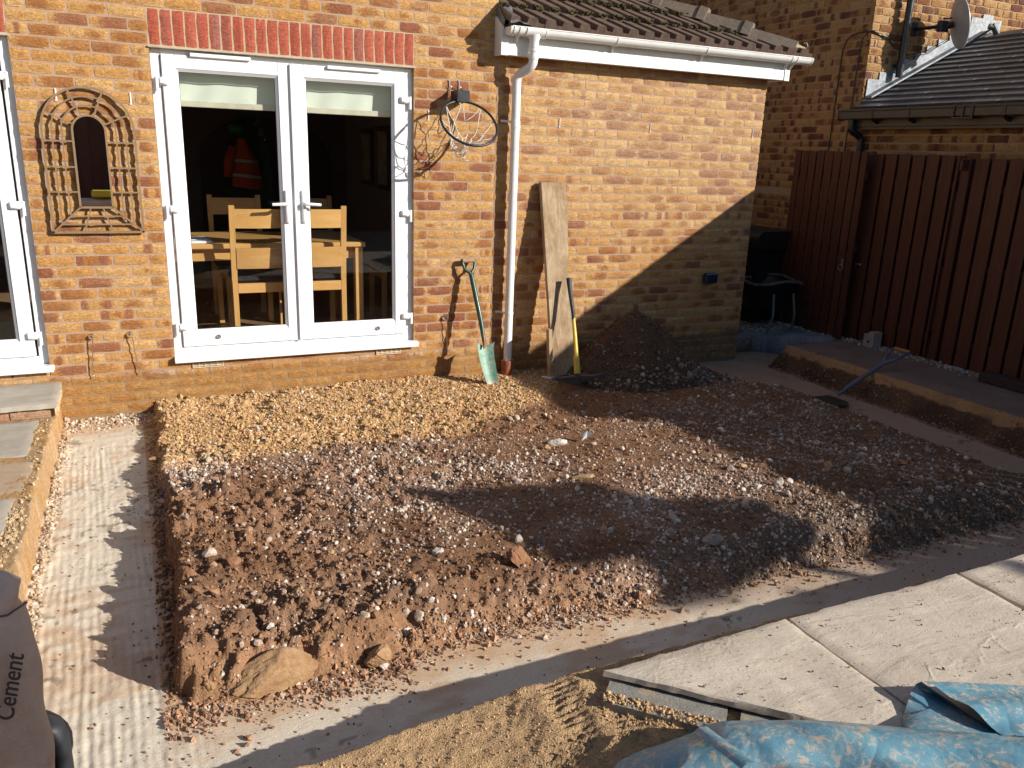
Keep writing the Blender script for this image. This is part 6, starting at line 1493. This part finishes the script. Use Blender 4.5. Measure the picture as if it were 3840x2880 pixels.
# ================================================================== SHOVEL in the right trench
sh = thing('square_shovel', 'blue grey shafted square shovel lying with its handle on the concrete path', 'shovel', (4.95, -1.5, -.38))
bs = simple('blue_grey_shaft', (.10, .125, .17), .45, .1, var=.2, dirt=(.22, .17, .13), dirt_amt=.5)
neck = onz(1812, 853, -.355); yk2 = ony(1903, 788, -1.36); ga, gb = Vector((5.70, -1.40, .012)), Vector((5.70, -1.555, -.004))
ga, gb = ony(1930, 752, -1.36), ony(1967, 762, -1.50)
yk2 = neck.lerp((ga + gb) / 2, .72)
MB().tube([neck, neck.lerp(yk2, .15) + Vector((0, 0, .015)), yk2], [.015, .018, .018], 12).build('shaft', bs, sh, auto=60)
mb = MB(); mb.tube([yk2 - (yk2 - neck) * .04, yk2 + (ga - yk2) * .3 + (ga - gb) * .12, ga], [.018, .012, .011], 8); mb.tube([yk2 - (yk2 - neck) * .04, yk2 + (gb - yk2) * .3 - (ga - gb) * .12, gb], [.018, .014, .013], 8); mb.build('yoke', bs, sh, smooth=True)
MB().tube([ga.lerp(gb, .08), ga.lerp(gb, .92)], .017, 12).build('grip', simple('orange_wood', (.34, .16, .05), .6), sh)
V = [onz(1744, 858, -.365), onz(1790, 853, -.37), onz(1832, 868, -.375), onz(1834, 876, -.375), onz(1775, 878, -.345), onz(1760, 868, -.35)]
V2 = [v - Vector((0, 0, .006)) for v in V]; nb = len(V); F = [(0, 1, 5), (1, 2, 4, 5), (2, 3, 4)] + [(nb, nb + 5, nb + 1), (nb + 1, nb + 5, nb + 4, nb + 2), (nb + 2, nb + 4, nb + 3)] + [(i, (i + 1) % 6, (i + 1) % 6 + nb, i + nb) for i in range(6)]
MB().add(V + V2, F).build('blade', simple('dark_shovel_steel', (.06, .05, .045), .55, .4, dirt=(.18, .11, .07), dirt_amt=.5), sh)

# ================================================================== SMALL THINGS
P = ony(1530, 600, 0)
so = thing('outdoor_socket', 'small dark blue weatherproof socket on the shaded part of the extension wall', 'socket', (P.x, 0, P.z))
navy = simple('navy_plastic', (.010, .020, .05), .4)
MB().box(P.x - .075, P.x + .075, -.062, -.002, P.z - .048, P.z + .050, ch=.016).build('cover', navy, so, auto=30)
MB().box(P.x - .068, P.x + .068, -.070, -.0625, P.z + .036, P.z + .0485, ch=.003).build('hinge_lip', simple('socket_lip', (.12, .16, .22), .4), so)
P = onz(1872, 750, -.18)
V = []; pb = thing('concrete_brick', 'pale notched brick standing on end against the fence on the concrete path', 'brick', tuple(P))
mb = MB(); mb.prism([(-.055, 0), (.06, 0), (.06, .125), (.012, .125), (.012, .150), (-.055, .150)], 0, -.05, .06)
mb.v = [(P.x + .06 + v[0], P.y + v[1], P.z + v[2]) for v in mb.v]; mb.build('block', simple('pale_brick', (.36, .30, .26), .9, var=.2, bump=.5), pb)
mb = MB(); mb.lathe([(0, -.001), (.014, -.001), (.014, .004)], (P.x + .009, P.y - .0, P.z + .055), 'x', 14); mb.build('core_hole', M['seal'], pb)
tag(MB().box(6.06, 6.20, -3.3, -1.93, -.177, -.10, ch=.008).build('timber_sleeper', simple('dark_timber', (.035, .022, .016), .8, bump=.5)), 'dark timber sleeper lying at the foot of the fence at the right edge', 'sleeper')

# ================================================================== CEMENT BAG, TUB
bagm = NT('paper_bag'); p = bagm.obj(); bagm.col(bagm.mix(bagm.mapr(bagm.noise(9, 6, .7, p), .35, .65), (.58, .42, .33), (.68, .52, .42))); bagm.set(.75, 0, .3, bagm.bump(bagm.noise(8, 6, .65, p, 1.8), .8, .016)); BAG = bagm.m
cbg = thing('cement_bag', 'tall paper cement bag standing at the lower left corner', 'cement bag', (-.70, -4.30, 0))
def bag_geo(cx, cy, z0, H, hw, hd, top_taper=.35, lean=(0, 0), n=36, rows=26, seed=1):
    V = []; F = []
    for j in range(rows + 1):
        v = j / rows; wv = hw * (1 - .12 * math.exp(-((v - .86) / .05) ** 2)); dv = hd
        if v > .90: t = (v - .90) / .10; wv *= (1 - top_taper * t ** 1.6); dv *= (1 - .75 * t)
        if v < .06: t = 1 - v / .06; wv *= 1 - .12 * t * t; dv *= 1 - .25 * t * t
        for i in range(n):
            a = 2 * math.pi * i / n; c_, s_ = math.cos(a), math.sin(a); e = .62
            x = cx + lean[0] * v + wv * math.copysign(abs(c_) ** e, c_) * (1 + .02 * math.sin(v * 21 + i * .7 + seed)); y = cy + lean[1] * v + dv * math.copysign(abs(s_) ** e, s_) * (1 + .05 * math.sin(v * 14 + i * 1.1 + seed))
            V.append((x, y, z0 + H * v + .004 * math.sin(i * 1.3 + v * 9)))
    for j in range(rows):
        for i in range(n): F.append((j * n + i, j * n + (i + 1) % n, (j + 1) * n + (i + 1) % n, (j + 1) * n + i))
    F.append(tuple(range(n))[::-1]); F.append(tuple(rows * n + i for i in range(n))); return V, F
mb = MB(); mb.add(*bag_geo(-.668, -4.30, .0, .66, .205, .075, lean=(-.005, 0))); mb.build('sack', BAG, cbg, smooth=True)
mb = MB(); mb.tube([(-.875, -4.345, .578), (-.74, -4.392, .590), (-.60, -4.382, .583), (-.50, -4.352, .566), (-.472, -4.30, .560)], .0022, 6); mb.build('top_fold_line', simple('bag_crease', (.10, .09, .12), .7), cbg, smooth=True)
def text3d(s, name, size, Mx, mat, parent, shear=0.0, ext=.0006):
    cu = bpy.data.curves.new(name, 'FONT'); cu.body = s; cu.size = size; cu.extrude = ext; cu.shear = shear; cu.offset = .0004
    to = bpy.data.objects.new(name + '_tmp', cu); COL.objects.link(to); dg = bpy.context.evaluated_depsgraph_get(); me = bpy.data.meshes.new_from_object(to.evaluated_get(dg))
    bpy.data.objects.remove(to); bpy.data.curves.remove(cu); me.transform(Mx); off = wloc(parent)
    me.transform(Matrix.Translation(-off)); me.materials.clear(); me.materials.append(mat); o = bpy.data.objects.new(name, me); COL.objects.link(o); o.parent = parent; return o
ink = simple('dark_ink', (.06, .06, .065), .7); ink2 = simple('faded_ink', (.18, .135, .12), .7)
YT = -4.3795
def on_bag(x, z, ang, y=YT): return Matrix.Translation((x, y, z)) @ Matrix.Rotation(R_(-ang), 4, 'Y') @ Matrix.Rotation(R_(90), 4, 'X')
P1 = ony(48, 2706, YT, 1.0); P2 = ony(86, 2480, YT, 1.0); an = math.degrees(math.atan2(P2.z - P1.z, P2.x - P1.x)); Lw = (P2 - P1).length
text3d('Cement', 'printed_word', Lw / 2.95, on_bag(P1.x, P1.z, an), ink, cbg, .25)
# ================================================================== bag support, tub
t = thing('cement_bag', 'paper cement bag lying flat under the standing one, below the photo edge', 'cement bag', (-.78, -4.3, -.34))
V, F = bag_geo(0, 0, -.30, .60, .20, .085, top_taper=.1, seed=4); MB().add([(-.80 + v[2], -4.32 + v[0] * .9, -.17 + v[1] * 1.7) for v in V], F).build('sack', BAG, t, smooth=True)
tub = thing('rubber_tub', 'black rubber tub with arched handle behind the cement bag at the lower left corner', 'tub', (-.68, -4.02, -.38))
mb = MB(); mb.lathe([(0, -.37), (.15, -.37), (.215, -.06), (.222, -.055), (.222, -.045), (.205, -.045), (.145, -.35), (0, -.35)], (-.68, -4.02, .03), 'z', 32); mb.build('bucket', M['seal'], tub, smooth=True, auto=40)
def hpt(x, y): return ony(x, y, -4.10)
arcp = [hpt(76, 1690), hpt(84, 1585), hpt(100, 1568), hpt(116, 1572), hpt(130, 1600), hpt(140, 1650), hpt(146, 1700)]
mb = MB(); mb.tube(arcp, [.018, .022, .024, .024, .022, .02, .02], 12, flat=1.5); mb.build('handle', simple('tub_rubber', (.025, .028, .034), .55), tub, smooth=True)

# ================================================================== things outside the frame that shade or are mirrored in the glass
leafm = NT('leaves'); rnd = leafm.noise(12, 3, .5, leafm.pos()); leafm.col(leafm.mix(leafm.mapr(rnd, .3, .7), (.025, .055, .015), (.07, .11, .03))); LEAF = leafm.set(.6)
def foliage(name, pts, size, parent, seed):
    r = np.random.default_rng(seed); n_ = len(pts); Rm = rand_rot(n_); s_ = size * r.uniform(.6, 1.3, n_)
    q = np.array([(-.5, 0, 0), (0, -.28, .05), (.5, 0, 0), (0, .28, .05)]); V = np.einsum('nij,vj->nvi', Rm, q) * s_[:, None, None] + pts[:, None]
    F = np.arange(n_ * 4).reshape(-1, 4); o = np_mesh(name, V.reshape(-1, 3), F, LEAF, parent); o['kind'] = 'stuff'; return o
poly = []  # wavy shadow outline traced back toward the sun, shapes the unseen shrub
for (a, b) in [(1830, 1160), (1690, 1112), (1640, 1085), (1400, 1075), (1270, 1040), (1000, 1055), (860, 1050), (1000, 1100), (1080, 1140), (1190, 1205), (1240, 1218), (1300, 1212), (1400, 1197), (1540, 1240), (1590, 1290), (1720, 1268)]:
    g_ = onz(a, b, -.27); t_ = 6.95 - g_.x; poly.append((g_.y - t_, -.27 + .613 * t_))
def inpoly(y, z):
    c_ = np.zeros(len(y), bool); n_ = len(poly)
    for i in range(n_):
        (a, b), (c2, d2) = poly[i], poly[(i + 1) % n_]; k_ = ((b > z) != (d2 > z)) & (y < (c2 - a) * (z - b) / (d2 - b + 1e-12) + a); c_ ^= k_
    return c_
y = rng.uniform(-9.2, -6.4, 90000); z = rng.uniform(1.2, 3.8, 90000); k_ = inpoly(y, z); y, z = y[k_][:20000], z[k_][:20000]; y = np.concatenate([y, rng.uniform(-9.4, -8.15, 8000)]); z = np.concatenate([z, rng.uniform(1.2, 2.36, 8000)]); dx = rng.normal(.0, .16, len(y))  # leaves fill that outline, plus an added block for the patio shadow
bush = thing('shadow_shrub', 'unseen shrub shaped to cast the wavy shadow, right of the photo', 'shrub', (7.0, -7.7, -.3))
foliage('crown', np.stack([6.95 + dx, y - dx, z + dx * .613], -1), .06, bush, 5)
MB().tube([(7.0, -7.7, -.4), (7.02, -7.8, .8), (6.97, -7.8, 2.2), (6.95, -7.9, 2.9)], [.06, .05, .035, .015], 8).build('stem', fw, bush)
con = thing('occluder', 'unseen added potted evergreen conifer standing on the sand behind the camera', 'occluder', (1.42, -6.45, -.19))  # added plant, out of view, put here only to shade the standing bag
n_ = 22000; h_ = rng.uniform(0, 1, n_); rr = .34 * (1 - h_ ** 3.5) ** .6 * np.sqrt(rng.uniform(.3, 1, n_)); a = rng.uniform(0, 2 * math.pi, n_)
foliage('crown', np.stack([1.42 + rr * np.cos(a), -6.45 + rr * np.sin(a), .1 + 2.0 * h_], -1), .05, con, 6)
MB().tube([(1.42, -6.45, -.1), (1.42, -6.45, 1.9)], [.03, .008], 8).build('trunk', fw, con)
MB().lathe([(0, 0), (.16, 0), (.21, .28), (.19, .28), (.18, .22), (0, .22)], (1.42, -6.45, -.175), 'z', 24).build('pot', bpy.data.materials['clay_pipe'], con, auto=40)
back = thing('back_fence', 'brown board fence across the bottom of the garden behind the camera', 'fence', (0, -9.9, -.3))
x = -6.0; i = 0
while x < 7.0:
    MB().box(x, x + .165, -9.90 - .0185 * (i % 2), -9.882 - .0185 * (i % 2), -.3, 2.10 + random.uniform(-.008, .008)).build('fence_board', fw, back); x += .15; i += 1
for z in (.1, 1.2): MB().box(-6, 7, -9.97, -9.92, z, z + .07).build('rail', fw, back)
lf_ = thing('left_fence', 'brown board fence along the left side of the garden, outside the photo', 'fence', (-4.5, -5, -.3))
for i in range(64): MB().box(-4.52, -4.50, -9.85 + .155 * i, -9.85 + .155 * i + .128, -.3, 1.50).build('fence_board', fw, lf_)
tt = thing('cement_bag_pile', 'x', 'x')
bpy.data.objects.remove(tt)
def flatbag(x, y, z, label, mat, rot=0.0, L=.56, w_=.36, h=.13, seed=1):
    V, F = bag_geo(0, 0, -L / 2, L, w_ / 2, h / 2, top_taper=.12, seed=seed); ca, sa = math.cos(rot), math.sin(rot)
    o = MB().add([(x + v[2] * ca - v[0] * sa, y + v[2] * sa + v[0] * ca, z + v[1]) for v in V], F).build('cement_bag', mat, smooth=True); return tag(o, label, 'cement bag')
tag(MB().box(-1.6, .05, -8.0, -7.45, -.25, .09, ch=.01).build('timber_pallet_box', simple('pallet_timber', (.25, .17, .10), .85)), 'timber crate under the pile of cement bags behind the camera', 'crate')
flatbag(-0.62, -7.7, 0.170, 'bottom right paper bag of the pile seen in the garden mirror', BAG, .1, seed=2); flatbag(-1.24, -7.7, 0.170, 'bottom left paper bag of the pile seen in the garden mirror', BAG, -.1, seed=5)
flatbag(-0.64, -7.7, 0.305, 'second right paper bag of the pile seen in the garden mirror', BAG, -.05, seed=3); flatbag(-1.24, -7.68, 0.305, 'second left paper bag of the pile seen in the garden mirror', BAG, .05, seed=6)
flatbag(-0.62, -7.72, 0.440, 'upper right paper bag under the yellow bag of the pile behind the camera', BAG, .04, seed=7); flatbag(-1.22, -7.7, 0.440, 'upper left paper bag of the pile behind the camera', BAG, .02, seed=8)
flatbag(-0.64, -7.7, 0.575, 'top right paper bag under the yellow bag of the pile behind the camera', BAG, .02, seed=9)
yb = simple('yellow_bag', (.70, .52, .03), .5, var=.05)
o = MB().box(-.70, -.36, -7.86, -7.5, .665, .76, ch=.02).build('yellow_bag', yb); tag(o, 'yellow plastic bag on top of the cement bags behind the camera', 'bag')
for o in sc.objects:
    if o.type == 'MESH' and o.parent is None and 'label' not in o and 'kind' not in o: print('UNTAGGED', o.name)
